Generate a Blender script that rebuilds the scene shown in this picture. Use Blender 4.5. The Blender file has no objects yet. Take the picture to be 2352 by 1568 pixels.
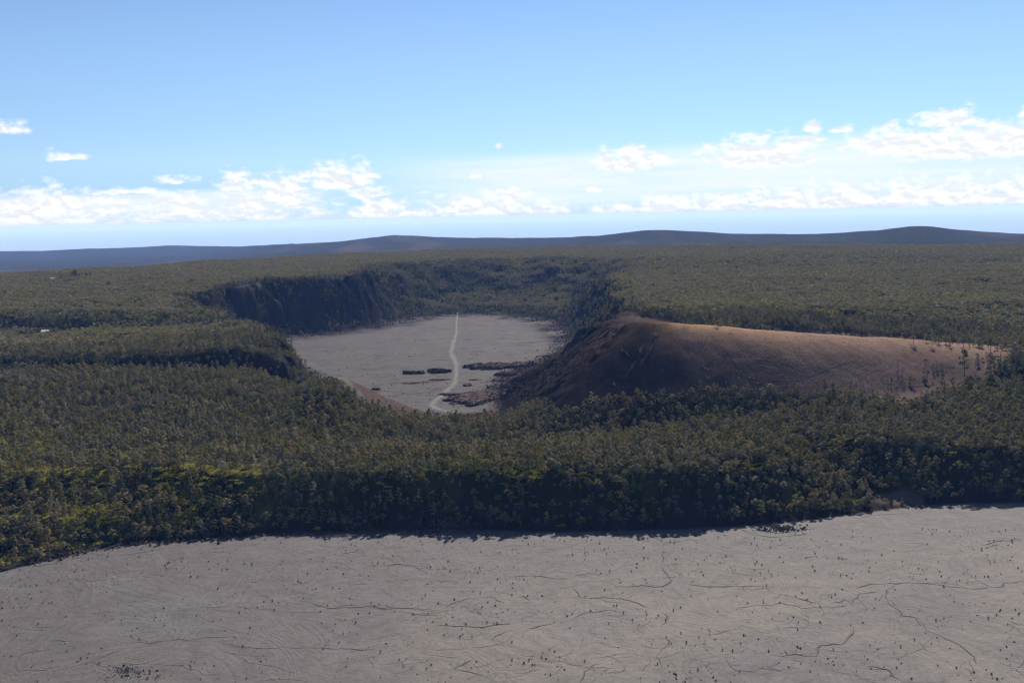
import bpy, math, random
import numpy as np
from mathutils import Vector, Matrix

R = math.radians
random.seed(7)
rng = np.random.default_rng(11)
scene = bpy.context.scene
col = scene.collection

# ------------------------------------------------------------------ camera
CAM = np.array([0.0, 0.0, 300.0])
FOC, UC, VC = 2287.0, 1176.0, 784.0          # the photograph measured 2352 x 1568
PITCH, ROLL = R(7.18), R(-1.2)
_f = np.array([0, math.cos(PITCH), -math.sin(PITCH)])
_r0 = np.array([1.0, 0, 0]); _u0 = np.array([0, math.sin(PITCH), math.cos(PITCH)])
_r = _r0 * math.cos(ROLL) + _u0 * math.sin(ROLL)
_u = -_r0 * math.sin(ROLL) + _u0 * math.cos(ROLL)
cam_d = bpy.data.cameras.new("camera"); cam = bpy.data.objects.new("camera", cam_d); col.objects.link(cam)
cam_d.sensor_width = 36.0; cam_d.lens = 36.0 * FOC / 2352.0
cam_d.clip_start = 1.0; cam_d.clip_end = 600000.0
cam.matrix_world = Matrix(((_r[0], _u[0], -_f[0], 0), (_r[1], _u[1], -_f[1], 0), (_r[2], _u[2], -_f[2], 300.0), (0, 0, 0, 1)))
scene.camera = cam

def ray(u, v):
    d = _f + _r * (u - UC) / FOC - _u * (v - VC) / FOC
    return d / np.linalg.norm(d)
def at(u, v, z):
    d = ray(u, v); t = (z - CAM[2]) / d[2]
    return CAM + d * t

# ------------------------------------------------------------------ light, sky
SUN_AZ, SUN_EL = R(18), R(36)
sund = np.array([math.sin(SUN_AZ) * math.cos(SUN_EL), math.cos(SUN_AZ) * math.cos(SUN_EL), math.sin(SUN_EL)])
sl = bpy.data.lights.new("sun", 'SUN'); sl.energy = 5.0; sl.angle = R(0.53); sl.color = (1.0, 0.93, 0.84)
so = bpy.data.objects.new("sun", sl); col.objects.link(so)
so.rotation_euler = Vector(sund).to_track_quat('Z', 'Y').to_euler(); so.location = (0, 0, 2000)
scene.view_settings.view_transform = 'Standard'; scene.view_settings.look = 'None'
scene.view_settings.exposure = 0.92; scene.view_settings.gamma = 1.0; scene.view_settings.use_curve_mapping = False
scene.cycles.max_bounces = 5; scene.cycles.diffuse_bounces = 2; scene.cycles.glossy_bounces = 1
scene.cycles.transmission_bounces = 2; scene.cycles.transparent_max_bounces = 6; scene.cycles.volume_bounces = 1
scene.cycles.use_denoising = True
scene.cycles.filter_width = 1.3

class NT:
    """tiny node builder"""
    def __init__(s, tree): s.t = tree; s.n = tree.nodes; s.l = tree.links
    def new(s, typ, **kw):
        n = s.n.new(typ)
        for k, v in kw.items():
            if k == 'inp':
                for a, b in v.items():
                    if isinstance(b, bpy.types.NodeSocket): s.l.new(b, n.inputs[a])
                    else: n.inputs[a].default_value = b
            else: setattr(n, k, v)
        return n
    def m(s, op, a, b=0.0, c=None, clamp=False):
        n = s.n.new('ShaderNodeMath'); n.operation = op; n.use_clamp = clamp
        for i, x in enumerate((a, b) if c is None else (a, b, c)):
            if isinstance(x, bpy.types.NodeSocket): s.l.new(x, n.inputs[i])
            else: n.inputs[i].default_value = x
        return n.outputs[0]
    def vm(s, op, a, b=(0, 0, 0), out=0):
        n = s.n.new('ShaderNodeVectorMath'); n.operation = op
        for i, x in enumerate((a, b)):
            if isinstance(x, bpy.types.NodeSocket): s.l.new(x, n.inputs[i])
            elif op == 'SCALE' and i == 1:
                if not isinstance(x, tuple): n.inputs['Scale'].default_value = x
            else: n.inputs[i].default_value = x
        return n.outputs[out]
    def mix(s, f, a, b, typ='MIX'):
        n = s.n.new('ShaderNodeMix'); n.data_type = 'RGBA'; n.blend_type = typ
        for k, x in ((0, f), (6, a), (7, b)):
            if isinstance(x, bpy.types.NodeSocket): s.l.new(x, n.inputs[k])
            else: n.inputs[k].default_value = x if not isinstance(x, tuple) or len(x) == 4 else (*x, 1)
        return n.outputs[2]
    def ss(s, x, a, b, lo=0.0, hi=1.0):
        n = s.n.new('ShaderNodeMapRange'); n.interpolation_type = 'SMOOTHSTEP'
        s.l.new(x, n.inputs[0])
        for i, q in enumerate((a, b, lo, hi)): n.inputs[i + 1].default_value = q
        return n.outputs[0]
    def noise(s, vec, scale, detail=4, rough=0.55, dist=0.0, out=0, dim='3D'):
        n = s.n.new('ShaderNodeTexNoise'); n.noise_dimensions = dim
        s.l.new(vec, n.inputs['Vector']); n.inputs['Scale'].default_value = scale
        n.inputs['Detail'].default_value = detail; n.inputs['Roughness'].default_value = rough; n.inputs['Distortion'].default_value = dist
        return n.outputs[out]
    def comb(s, x, y, z=0.0):
        n = s.n.new('ShaderNodeCombineXYZ')
        for i, q in enumerate((x, y, z)):
            if isinstance(q, bpy.types.NodeSocket): s.l.new(q, n.inputs[i])
            else: n.inputs[i].default_value = q
        return n.outputs[0]

w = bpy.data.worlds.new("World"); scene.world = w; w.use_nodes = True
def build_sky():
    w.node_tree.nodes.clear(); T = NT(w.node_tree)
    tc = T.new('ShaderNodeTexCoord')
    sep = T.new('ShaderNodeSeparateXYZ', inp={0: tc.outputs['Generated']})
    X, Y, Z = sep.outputs
    vec = T.comb(X, Y, T.m('MAXIMUM', Z, 0.055))
    sky = T.new('ShaderNodeTexSky', sky_type='NISHITA', sun_disc=False, sun_elevation=SUN_EL, sun_rotation=SUN_AZ,
                altitude=1400.0, air_density=1.0, dust_density=0.0, ozone_density=3.0, inp={0: vec})
    # azimuth / elevation, in the units of the photograph's 2352-wide measure
    az = T.m('MULTIPLY', T.m('ARCTAN2', X, Y), FOC)
    el = T.m('MULTIPLY', T.m('ARCSINE', Z), FOC)
    p0 = T.comb(az, el, 0.0)
    wv = T.noise(T.vm('MULTIPLY', p0, (1 / 60, 1 / 34, 0)), 1.0, 3, 0.6, 0, 1)
    warp = T.vm('MULTIPLY', T.vm('SUBTRACT', wv, (0.5, 0.5, 0.5)), (26, 13, 0))
    p = T.vm('ADD', p0, warp)
    sp = T.new('ShaderNodeSeparateXYZ', inp={0: p}); A, E = sp.outputs[0], sp.outputs[1]
    fb = T.noise(T.vm('MULTIPLY', p0, (1 / 38, 1 / 22, 0)), 1.0, 5, 0.52)
    fb2 = T.noise(T.vm('MULTIPLY', T.vm('ADD', p0, (-5, -7, 0)), (1 / 38, 1 / 22, 0)), 1.0, 5, 0.52)
    def uv(u, v):
        d = ray(u, v); return math.atan2(d[0], d[1]) * FOC, math.asin(d[2]) * FOC
    cl = [(14,293,42,16,.8),(152,358,55,15,.55),(405,412,50,12,.62),(552,416,58,27,.75),(648,436,56,34,1),(770,408,82,30,1.0),(868,402,18,9,.7),
          (1147,334,13,8,.55),(1450,366,72,27,1),(1745,350,112,32,1),(1690,378,42,12,.8),(1600,353,26,8,.5),(1857,318,52,12,.75),(1868,294,30,15,.7),(1928,297,40,9,.6),
          (2047,284,24,13,.6),(2180,275,70,19,.95),(2060,325,110,24,1),(2260,328,190,36,1),(2350,258,14,10,.7),
          (180,516,150,20,.8),(60,505,90,24,.8),(480,520,130,16,.7),(660,512,80,14,.6),(95,470,95,30,1),(300,440,180,9,.55),(385,452,60,12,.8),(30,520,70,34,.8),(130,520,110,26,.65),(370,512,130,32,.7),(255,480,60,14,.45),(450,480,50,20,.7),
          (590,470,50,16,.6),(620,505,110,18,.5),(720,485,30,14,.6),(845,440,58,16,.85),(870,480,90,34,.8),(960,490,50,20,.6),(1100,477,120,32,.9),(1170,452,50,22,.9),(1240,488,90,24,.85),
          (1100,402,30,9,.6),(970,440,40,7,.4),(1362,438,20,9,.75),(1420,484,85,17,.8),(1530,476,110,26,.85),(1660,470,120,28,.85),(1800,462,120,30,.9),(1930,456,120,34,.9),(2070,452,120,34,.9),(2210,446,120,34,.9),(2340,444,120,32,.9)]
    F = None
    for u, v, hw, hh, s in cl:
        a0, e0 = uv(u, v + hh * 0.45)
        dx = T.m('MULTIPLY', T.m('SUBTRACT', A, a0), 1.0 / hw)
        dy = T.m('MULTIPLY', T.m('SUBTRACT', E, e0), 1.0 / (hh * 1.55))
        dy = T.m('MAXIMUM', dy, T.m('MULTIPLY', dy, -3.2))
        q = T.m('SUBTRACT', s, T.m('SQRT', T.m('ADD', T.m('MULTIPLY', dx, dx), T.m('MULTIPLY', dy, dy))))
        F = q if F is None else T.m('MAXIMUM', F, q)
    dens = T.m('ADD', F, T.m('MULTIPLY', T.m('SUBTRACT', fb, 0.5), 2.3))
    cum = T.ss(dens, -0.36, 0.50, 0, .94)
    # thin veil between the two cloud decks, rising to the right
    vline = T.m('SUBTRACT', el, T.m('MULTIPLY', az, 0.024))
    vn = T.noise(T.vm('MULTIPLY', p0, (1 / 420, 1 / 26, 0)), 1.0, 5, 0.6)
    env = T.m('MULTIPLY', T.ss(vline, 150, 108), T.ss(vline, -10, 40))
    side = T.ss(az, -420, 60)
    sideL = T.m('MULTIPLY', T.ss(az, -300, -620), T.ss(vline, 92, 74))
    veil = T.m('MULTIPLY', env, T.m('MAXIMUM', side, sideL))
    veil = T.m('MULTIPLY', veil, T.ss(vn, 0.25, 0.62, 0.50, 1.0))
    # broken small cumulus on the left
    sm = T.noise(T.vm('MULTIPLY', p0, (1 / 70, 1 / 26, 0)), 1.0, 7, 0.66)
    smm = T.m('MULTIPLY', T.m('MULTIPLY', T.ss(az, -330, -480), T.m('MULTIPLY', T.ss(el, -12, 2), T.ss(el, 74, 44))), T.ss(sm, 0.43, 0.58, 0, .9))
    streak = T.noise(T.vm('MULTIPLY', p0, (1 / 500, 1 / 7, 0)), 1.0, 3, 0.5)
    st = T.m('MULTIPLY', T.m('MULTIPLY', T.ss(el, -60, -30), T.ss(el, 40, 5)), T.ss(streak, 0.4, 0.75, 0, .45))
    thin = T.m('MAXIMUM', veil, st)
    cloud_shade = T.m('ADD', T.m('MULTIPLY', T.m('SUBTRACT', fb, fb2), 1.5), 0.93, clamp=False)  # self-shading of the clouds painted from a shifted noise difference
    cloud_shade = T.m('MINIMUM', T.m('MAXIMUM', cloud_shade, 0.83), 1.0)
    
    sc = T.n.new('ShaderNodeVectorMath'); sc.operation = 'MULTIPLY'; T.l.new(sky.outputs[0], sc.inputs[0]); 
    gn = T.mix(T.ss(el, 10, 420), SKY_LOW, SKY_HIGH); T.l.new(gn, sc.inputs[1])
    base = T.mix(T.m('MULTIPLY', thin, 0.85), sc.outputs[0], (8.1, 8.6, 9.8))
    cw = T.n.new('ShaderNodeVectorMath'); cw.operation = 'SCALE'; cw.inputs[0].default_value = (9.15, 9.35, 9.8); T.l.new(cloud_shade, cw.inputs['Scale'])
    lowfade = T.ss(el, -8, 12, 0.0, 1.0)
    hzm = T.ss(el, 34, 0, 0, .92); base = T.mix(hzm, base, (5.5, 7.0, 9.4))
    cmask = T.m('MULTIPLY', T.m('MAXIMUM', cum, smm), lowfade)
    out = T.mix(cmask, base, cw.outputs[0])
    bg = T.new('ShaderNodeBackground', inp={0: out, 1: 0.061})
    T.l.new(bg.outputs[0], T.new('ShaderNodeOutputWorld').inputs[0])
SKY_LOW = (.66, .76, .96); SKY_HIGH = (.90, .93, 1.0)
build_sky()

# ------------------------------------------------------------------ helpers
def tag(o, label=None, cat=None, group=None, kind=None):
    if label: o["label"] = label
    if cat: o["category"] = cat
    if group: o["group"] = group
    if kind: o["kind"] = kind
    return o
def link_mesh(name, me, parent=None):
    o = bpy.data.objects.new(name, me); col.objects.link(o)
    if parent is not None: o.parent = parent
    return o
def mesh_np(name, V, Q, mats, midx=None, smooth=False, attrs=None):
    """mesh from numpy vertices and equal-sided faces"""
    me = bpy.data.meshes.new(name)
    V = np.asarray(V, np.float32); Q = np.asarray(Q, np.int32); k = Q.shape[1]
    me.vertices.add(len(V)); me.vertices.foreach_set("co", V.ravel())
    me.loops.add(Q.size); me.loops.foreach_set("vertex_index", Q.ravel())
    me.polygons.add(len(Q)); me.polygons.foreach_set("loop_start", np.arange(0, Q.size, k, dtype=np.int32))
    me.polygons.foreach_set("loop_total", np.full(len(Q), k, np.int32))
    if midx is not None: me.polygons.foreach_set("material_index", np.asarray(midx, np.int32))
    me.polygons.foreach_set("use_smooth", np.full(len(Q), bool(smooth)))
    for m in mats: me.materials.append(m)
    for nm, (typ, arr) in (attrs or {}).items():
        a = me.attributes.new(nm, typ, 'POINT')
        a.data.foreach_set("color" if typ == 'FLOAT_COLOR' else ("vector" if typ == 'FLOAT_VECTOR' else "value"), np.asarray(arr).ravel())
    me.update(calc_edges=True)
    return me

def _h(ix, iy, s):
    n = (ix.astype(np.int64) * 374761393 + iy.astype(np.int64) * 668265263 + s * 1442695041) & 0xffffffff
    n = ((n ^ (n >> 13)) * 1274126177) & 0xffffffff
    return ((n ^ (n >> 16)) & 0xffff) / 65535.0
def vn(x, y, s=0):
    x = np.asarray(x, float); y = np.asarray(y, float)
    x0 = np.floor(x); y0 = np.floor(y); fx = x - x0; fy = y - y0
    fx = fx * fx * (3 - 2 * fx); fy = fy * fy * (3 - 2 * fy)
    a = _h(x0, y0, s); b = _h(x0 + 1, y0, s); c = _h(x0, y0 + 1, s); d = _h(x0 + 1, y0 + 1, s)
    return (a + (b - a) * fx) * (1 - fy) + (c + (d - c) * fx) * fy
def fbm(x, y, s=0, o=4, g=0.5):
    t = 0; a = 1.0; n = 0
    for i in range(o):
        t = t + a * (vn(x * 2 ** i + 17.3 * i, y * 2 ** i - 9.1 * i, s + i) * 2 - 1); n += a; a *= g
    return t / n
def ss(x, a, b):
    t = np.clip((x - a) / (b - a), 0, 1); return t * t * (3 - 2 * t)
def seg_dist(x, y, P, closed=False, vals=None):
    """distance to a polyline; also the interpolated value and arc position of the nearest point"""
    P = np.asarray(P, float); n = len(P); best = np.full(np.shape(x), 1e18); val = np.zeros(np.shape(x)); arc = np.zeros(np.shape(x)); s0 = 0.0
    for i in range(n if closed else n - 1):
        a = P[i]; b = P[(i + 1) % n]; d = b - a; L = float(np.hypot(*d))
        t = np.clip(((x - a[0]) * d[0] + (y - a[1]) * d[1]) / (L * L), 0, 1)
        q = (x - a[0] - t * d[0]) ** 2 + (y - a[1] - t * d[1]) ** 2
        m = q < best; best = np.where(m, q, best); arc = np.where(m, s0 + t * L, arc)
        if vals is not None: val = np.where(m, vals[i] + (vals[(i + 1) % n] - vals[i]) * t, val)
        s0 += L
    return np.sqrt(best), val, arc
def inside(x, y, P):
    P = np.asarray(P, float); r = np.zeros(np.shape(x), bool); j = len(P) - 1
    for i in range(len(P)):
        xi, yi = P[i]; xj, yj = P[j]
        if yi != yj:
            r ^= ((yi > y) != (yj > y)) & (x < (xj - xi) * (y - yi) / (yj - yi) + xi)
        j = i
    return r

# ------------------------------------------------------------------ the lie of the land (metres, z = 0 on the inner crater floor)
FLOOR_Z = 15.0
edge = np.array([at(u, v, FLOOR_Z)[:2] for u, v in ((-500,1450),(-200,1370),(0,1313),(90,1292),(200,1268),(330,1246),(450,1240),(560,1233),(700,1222),(850,1221),(1000,1216),(1140,1219),
                 (1300,1222),(1450,1219),(1600,1213),(1700,1208),(1850,1194),(1960,1180),(2060,1168),(2150,1158),(2352,1155),(2600,1148),(3000,1130))])
edge_w = np.array([230,230,215,200,170,135,100,80,68,60,54,50,50,52,52,56,64,120,165,80,66,66,70.])
# crater floor outline with the width of the wall behind each corner
cf = [(-555,2560,105),(-640,2420,100),(-600,2200,150),(-470,2060,120),(-372,1880,88),(-318,1740,88),(-262,1610,150),(-190,1520,230),(-90,1478,270),(-20,1475,250),(6,1530,190),
      (-18,1640,170),(-26,1745,165),(-8,1850,230),(45,1990,205),(92,2150,150),(122,2300,140),(132,2480,132),(136,2620,125),(124,2785,130),(60,2930,430),(-60,3060,760),(-200,3080,560),(-290,3000,170),(-330,2860,95),(-430,2700,95)]
CP = np.array([c[:2] for c in cf], float); CW = np.array([c[2] for c in cf], float)
def chaikin(P, W, closed, k=3):
    P = np.asarray(P, float); W = np.asarray(W, float)
    for _ in range(k):
        if closed: A, B, a, b = P, np.roll(P, -1, 0), W, np.roll(W, -1)
        else: A, B, a, b = P[:-1], P[1:], W[:-1], W[1:]
        q = np.stack([A * .75 + B * .25, A * .25 + B * .75], 1).reshape(-1, 2); w_ = np.stack([a * .75 + b * .25, a * .25 + b * .75], 1).ravel()
        if not closed: q = np.concatenate([P[:1], q, P[-1:]]); w_ = np.concatenate([W[:1], w_, W[-1:]])
        P, W = q, w_
    return P, W
CP, CW = chaikin(CP, CW, True, 2)
edge_e, edge_w = chaikin(edge, edge_w, False, 1); edge = edge_e
# cinder cone crest
cr = [((1400,742),141,.66,.5),((1450,741),149,.70,.5),((1495,739),155,.72,.45),((1560,742),155,.74,.4),((1650,750),150,.74,.35),((1750,758),144,.74,.3),((1880,768),134,.70,.25),((2050,778),121,.52,.2),((2300,800),105,.16,.15)]
KP = np.array([at(u, v, z)[:2] for (u, v), z, _, _ in cr]); KZ = np.array([c[1] for c in cr], float); KS = np.array([c[2] for c in cr]); KB = np.array([c[3] for c in cr])
_t = np.linspace(0, len(KP) - 1, 33); _k = np.arange(len(KP)); KF = np.stack([np.interp(_t, _k, q) for q in (KP[:, 0], KP[:, 1], KZ, KS, KB, np.array([22, 24, 28, 34, 40, 44, 44, 40, 40.]))], 1)
RIDGES = [([(1165,880,12),(1230,845,46),(1290,812,75),(1330,790,90),(1370,762,112),(1400,742,134),(1450,741,150)], .80),
          ([(1160,934,5),(1230,914,24),(1290,895,44),(1350,872,64),(1410,846,86),(1470,800,118)], .72)]
RG = []
for L_, s_ in RIDGES:
    P_ = np.array([[*at(u, v, z)[:2], z] for u, v, z in L_]); t_ = np.linspace(0, len(P_) - 1, 26); RG.append((np.stack([np.interp(t_, np.arange(len(P_)), P_[:, k]) for k in range(3)], 1), s_))
s1x = np.array([-900,-640,-420,-330,-100,200,600,1200.]); s1y = np.array([1500,1480,1475,1500,1560,1540,1520,1500.])
s1h = np.array([18,19,32,44,50,40,30,28.]); s1w = np.array([45,45,42,45,120,200,260,300.])
SKY_U = np.array([-900,-300,0,100,200,250,330,400,470,560,640,700,780,815,850,880,908,922,945,990,1060,1180,1300,1370,1430,1480,1530,1600,1680,1760,1850,1950,2030,2090,2130,2180,2240,2352,2600,3200.])
SKY_V = np.array([592,585,578,577,572,571,568,564,566,567,562,560,556,551,547,544,539,542,541,545,547,547,546,542,536,529,528,533,537,537,538,534,529,521,520,526,532,538,540,545.])
SKY_A = np.array([math.atan2(*ray(u, v)[:2]) for u, v in zip(SKY_U, SKY_V)])
SKY_T = np.array([-ray(u, v)[2] / math.hypot(*ray(u, v)[:2]) for u, v in zip(SKY_U, SKY_V)])
SKY_R0 = np.interp(SKY_U, [-900, 480, 700, 1250, 1400, 1800, 2000, 3200], [21000, 20000, 12500, 11500, 9500, 9500, 8600, 9000])
_a = np.linspace(SKY_A[0], SKY_A[-1], 1200); _g = np.exp(-.5 * (np.arange(-9, 10) / 3.0) ** 2); _g /= _g.sum()
SKY_T = np.convolve(np.pad(np.interp(_a, SKY_A, SKY_T), 9, 'edge'), _g, 'valid'); SKY_R = np.convolve(np.pad(np.interp(_a, SKY_A, SKY_R0), 9, 'edge'), _g, 'valid'); SKY_A = _a; _w = np.exp(-.5 * (np.arange(-260, 261) / 90.0) ** 2); _w /= _w.sum(); SKY_TS = np.convolve(np.pad(SKY_T, 260, 'edge'), _w, 'valid')
RIM_A = np.array([math.atan2(*ray(u, 600)[:2]) for u in (-600, 0, 500, 1000, 1500, 2352, 3000)])
RIM_R = np.array([3400, 3500, 4100, 4900, 4750, 4400, 4250.])

def plateau(x, y):
    r = np.hypot(x, y)
    b = 57 + 20 * ss(y, 1150, 1420) + 12 * ss(x, 60, 600) * ss(y, 1000, 1200) - 31 * np.exp(-((x + 50) / 200) ** 2) * ss(y, 980, 1180)
    b = b + 24 * np.exp(-((x + 240) / 46) ** 2 - ((y - 1290) / 80) ** 2)
    h1 = np.interp(x, s1x, s1h); w1 = np.interp(x, s1x, s1w); y1 = np.interp(x, s1x, s1y) + 46 * fbm(x / 120, y / 400, 5, 4)
    b = b + h1 * ss(y - y1, 0, w1)
    y2 = np.interp(x, [-1200, -700, -400, -200], [1860, 1880, 1960, 2150]) + 30 * fbm(x / 130, y * 0 + 9, 6, 3)
    b = b + np.interp(x, [-900, -620, -430, -280], [34, 20, 8, 0]) * ss(y - y2, 0, 90)
    y3 = np.interp(x, [-1500, -900, -400], [2600, 2650, 2900])
    b = b + np.interp(x, [-1300, -700, -300], [14, 10, 0]) * ss(y - y3, 0, 70)
    far = 148 - 26 * ss(x, 0, 250) * ss(3400 - y, 0, 500) - 8 * ss(r, 3000, 4300)
    b = b + (far - b) * ss(r, 2000, 3000) * 0.9
    b = b + (fbm(x / 420, y / 260, 21, 4) * 7 + fbm(x / 90, y / 60, 22, 3) * 2.6) * ss(y, 900, 1300)
    return b

def H(x, y):
    x = np.atleast_1d(np.asarray(x, float)); y = np.atleast_1d(np.asarray(y, float))
    r = np.hypot(x, y); a = np.arctan2(x, np.maximum(y, 1e-3))
    z = plateau(x, y)
    # cinder cone
    d, _, arc = seg_dist(x, y, KP, False)
    W = 0; kz = 0; ks = 0; kb = 0; kr = 0
    for i in range(len(KF)):
        q = 1.0 / (((x - KF[i, 0]) ** 2 + (y - KF[i, 1]) ** 2) / 900 + 1.0) ** 2.5; W = W + q; kz = kz + q * KF[i, 2]; ks = ks + q * KF[i, 3]; kb = kb + q * KF[i, 4]; kr = kr + q * KF[i, 5]
    kz, ks, kb, kr = kz / W, ks / W, kb / W, kr / W
    nb = ss((y - np.interp(x, KP[:, 0], KP[:, 1])) / (d + 8), -.5, .5)
    sl_ = ks + (kb - ks) * nb
    zc = kz - sl_ * (np.sqrt(d * d + kr * kr) - kr) + (fbm(x / 40, y / 40, 31, 4) * 1.6) + fbm(x / 14, y / 14, 35, 3) * .4
    k = 7.0; mx = np.maximum(z, zc); z = mx + k * np.exp(-np.abs(z - zc) / k) * 0.35
    # inner crater
    dc, cw, ca = seg_dist(x, y, CP, True, CW); ins = inside(x, y, CP)
    ca = ca + 22 * fbm(x / 60, y / 60, 40, 3); wall = cw * (1 + 0.30 * fbm(ca / 75, ca * 0 + 1.5, 41, 3) * (1 - ss(cw, 230, 420))) + fbm(x / 60, y / 60, 42, 3) * (14 + cw * .12) + np.abs(fbm(x / 26, y / 26, 47, 4)) * 34 * ss(cw, 420, 200)
    s = np.clip(np.where(ins, 0, dc) / wall, 0, 1)
    prof = np.where(s < .45, s * s * 1.15, 0) + np.where(s >= .45, .233 + (1 - .233) * ss(s, .45 - .33, 1.0) ** 1.15 - (1 - .233) * ss(.45, .45 - .33, 1.0) ** 1.15 * (1 - (s - .45) / .55), 0)
    prof = np.clip(0.5 * prof + 0.5 * (s * s * (3 - 2 * s)), 0, 1)
    zfl = fbm(x / 70, y / 45, 43, 4) * 1.1 - 1.5 * ss(np.where(ins, dc, 0), 30, 70) + fbm(x / 12, y / 12, 44, 2) * .25
    rub = ss(dc, 60, 0) * np.where(ins | (dc < 30), 1, 0) * np.abs(fbm(x / 16, y / 11, 45, 4)) * 4
    z = np.where(dc < 2000, z * prof + zfl * (1 - prof) + rub * (1 - ss(prof, .0, .25)), z)
    # gullies on the steep walls
    g = (s > 0) & (s < 1)
    z = z - np.where(g, (1 - np.abs(fbm(ca / 38, dc / 300, 46, 3))) * 16 * ss(s, 0.1, .5) * ss(1 - s, 0, .35) * ss(cw, 320, 220), 0) + np.where(g, 10 * ss(s, 0.1, .5) * ss(1 - s, 0, .35) * ss(cw, 320, 220), 0)
    z = z + np.where(g, fbm(x / 13, y / 13, 48, 4) * 6.5 * ss(s, .02, .2) * ss(1 - s, 0, .25) * ss(cw, 420, 250), 0)
    near_cone = (x > -120) & (x < 420) & (y > 1250) & (y < 1900)
    if near_cone.any():
        xx = x[near_cone]; yy = y[near_cone]; zz = z[near_cone]; rough = np.abs(fbm(xx / 20, yy / 20, 49, 4)) * 9 + fbm(xx / 7, yy / 7, 58, 3) * 1.5
        for P_, s_ in RG:
            best = np.full(xx.shape, -1e9)
            for k in range(len(P_)):
                d_ = np.hypot(xx - P_[k, 0], yy - P_[k, 1]); best = np.maximum(best, P_[k, 2] - s_ * (np.sqrt(d_ * d_ + 36) - 6))
            zz = np.maximum(zz, best - rough * ss(best, 0, 25) + 1)
        z = z.copy(); z[near_cone] = zz
    # the big caldera floor in front
    de, ew, ea = seg_dist(x, y, edge, False, edge_w)
    ye = np.interp(x, edge[:, 0], edge[:, 1]); sd = np.where(y > ye, de, -de)
    ea = ea + 14 * fbm(x / 40, y / 40, 50, 3); ew2 = ew * (1 + 0.34 * fbm(ea / 55, ea * 0 + 7.7, 51, 3)) + fbm(x / 30, y / 30, 52, 3) * 8
    q = np.clip(sd / ew2, 0, 1); pq = 0.35 * q + 0.65 * q * q * (3 - 2 * q)
    pq = pq + 0.16 * np.sin(q * 6.283 * 2) * ss(x, -150, -420) * -0.5
    zf = FLOOR_Z + fbm(x / 60, y / 60, 53, 4) * 0.9 + fbm(x / 11, y / 11, 54, 3) * 0.22
    z = np.where(sd > 400, z, zf * (1 - pq) + z * pq)
    # beyond the forest: the land falls away, far cones and ridges, the coast
    rr = np.interp(a, RIM_A, RIM_R)
    base_t = np.interp(a, SKY_A, SKY_T); R0 = np.interp(a, SKY_A, SKY_R); R0 = R0 + 260 * fbm(a * 30, r / 3000, 63, 3); top = 300 - base_t * R0
    tops = 300 - np.interp(a, SKY_A, SKY_TS) * R0
    low = np.where(r < R0, tops - 24 - np.interp(a, [-.5, -.1, .3], [60, 40, 30]) + (R0 - r) * np.interp(a, [-.5, -.1, .1], [.012, .009, .003]), top - (r - R0) * 0.08)
    low = low + fbm(x / 1800, y / 900, 61, 4) * 9 + fbm(x / 330, y / 330, 64, 3) * 5 * ss(r, 6500, 8000)
    ridge = top * np.exp(-((r - R0) / (R0 * .075)) ** 2) + low * (1 - np.exp(-((r - R0) / (R0 * .075)) ** 2))
    ridge = ridge + fbm(x / 260, y / 260, 65, 4) * 7 * ss(r, 7000, 8500)
    ridge = np.maximum(ridge, -1200)
    e = ss(r, rr, rr * 1.18)
    return z * (1 - e) + ridge * e

def hit(u, v, n=2600):
    """the point of the land seen at a place of the photograph"""
    d = ray(u, v); t = 500 * np.exp(np.linspace(0, math.log(60), n)); P = CAM[None] + d[None] * t[:, None]
    below = P[:, 2] < H(P[:, 0], P[:, 1]); i = int(np.argmax(below)) if below.any() else n - 1
    p = P[i]; return np.array([p[0], p[1], float(H(p[0:1], p[1:2])[0])])
def hits(L): return np.array([hit(u, v) for u, v in L])

# bare cinder ground of the cone and its skirt
BARE = np.array([(hit(u, v)[:2]) for u, v in ((1140,905),(1165,945),(1290,955),(1400,925),(1560,905),(1750,900),(1950,905),(2100,925),(2160,905),(2290,850),(2340,815),(2230,788),(2100,776),(1950,768),(1800,757),
                 (1650,750),(1560,741),(1480,729),(1400,728),(1330,770),(1240,835))])
# red cinder on the near left corner of the crater floor
RED = np.array([at(u, v, 2)[:2] for u, v in ((800,868),(835,905),(850,940),(900,962),(1000,985),(1120,975),(1180,955),(1150,935),(1060,948),(990,952),(930,925),(880,905),(850,888))])

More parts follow.
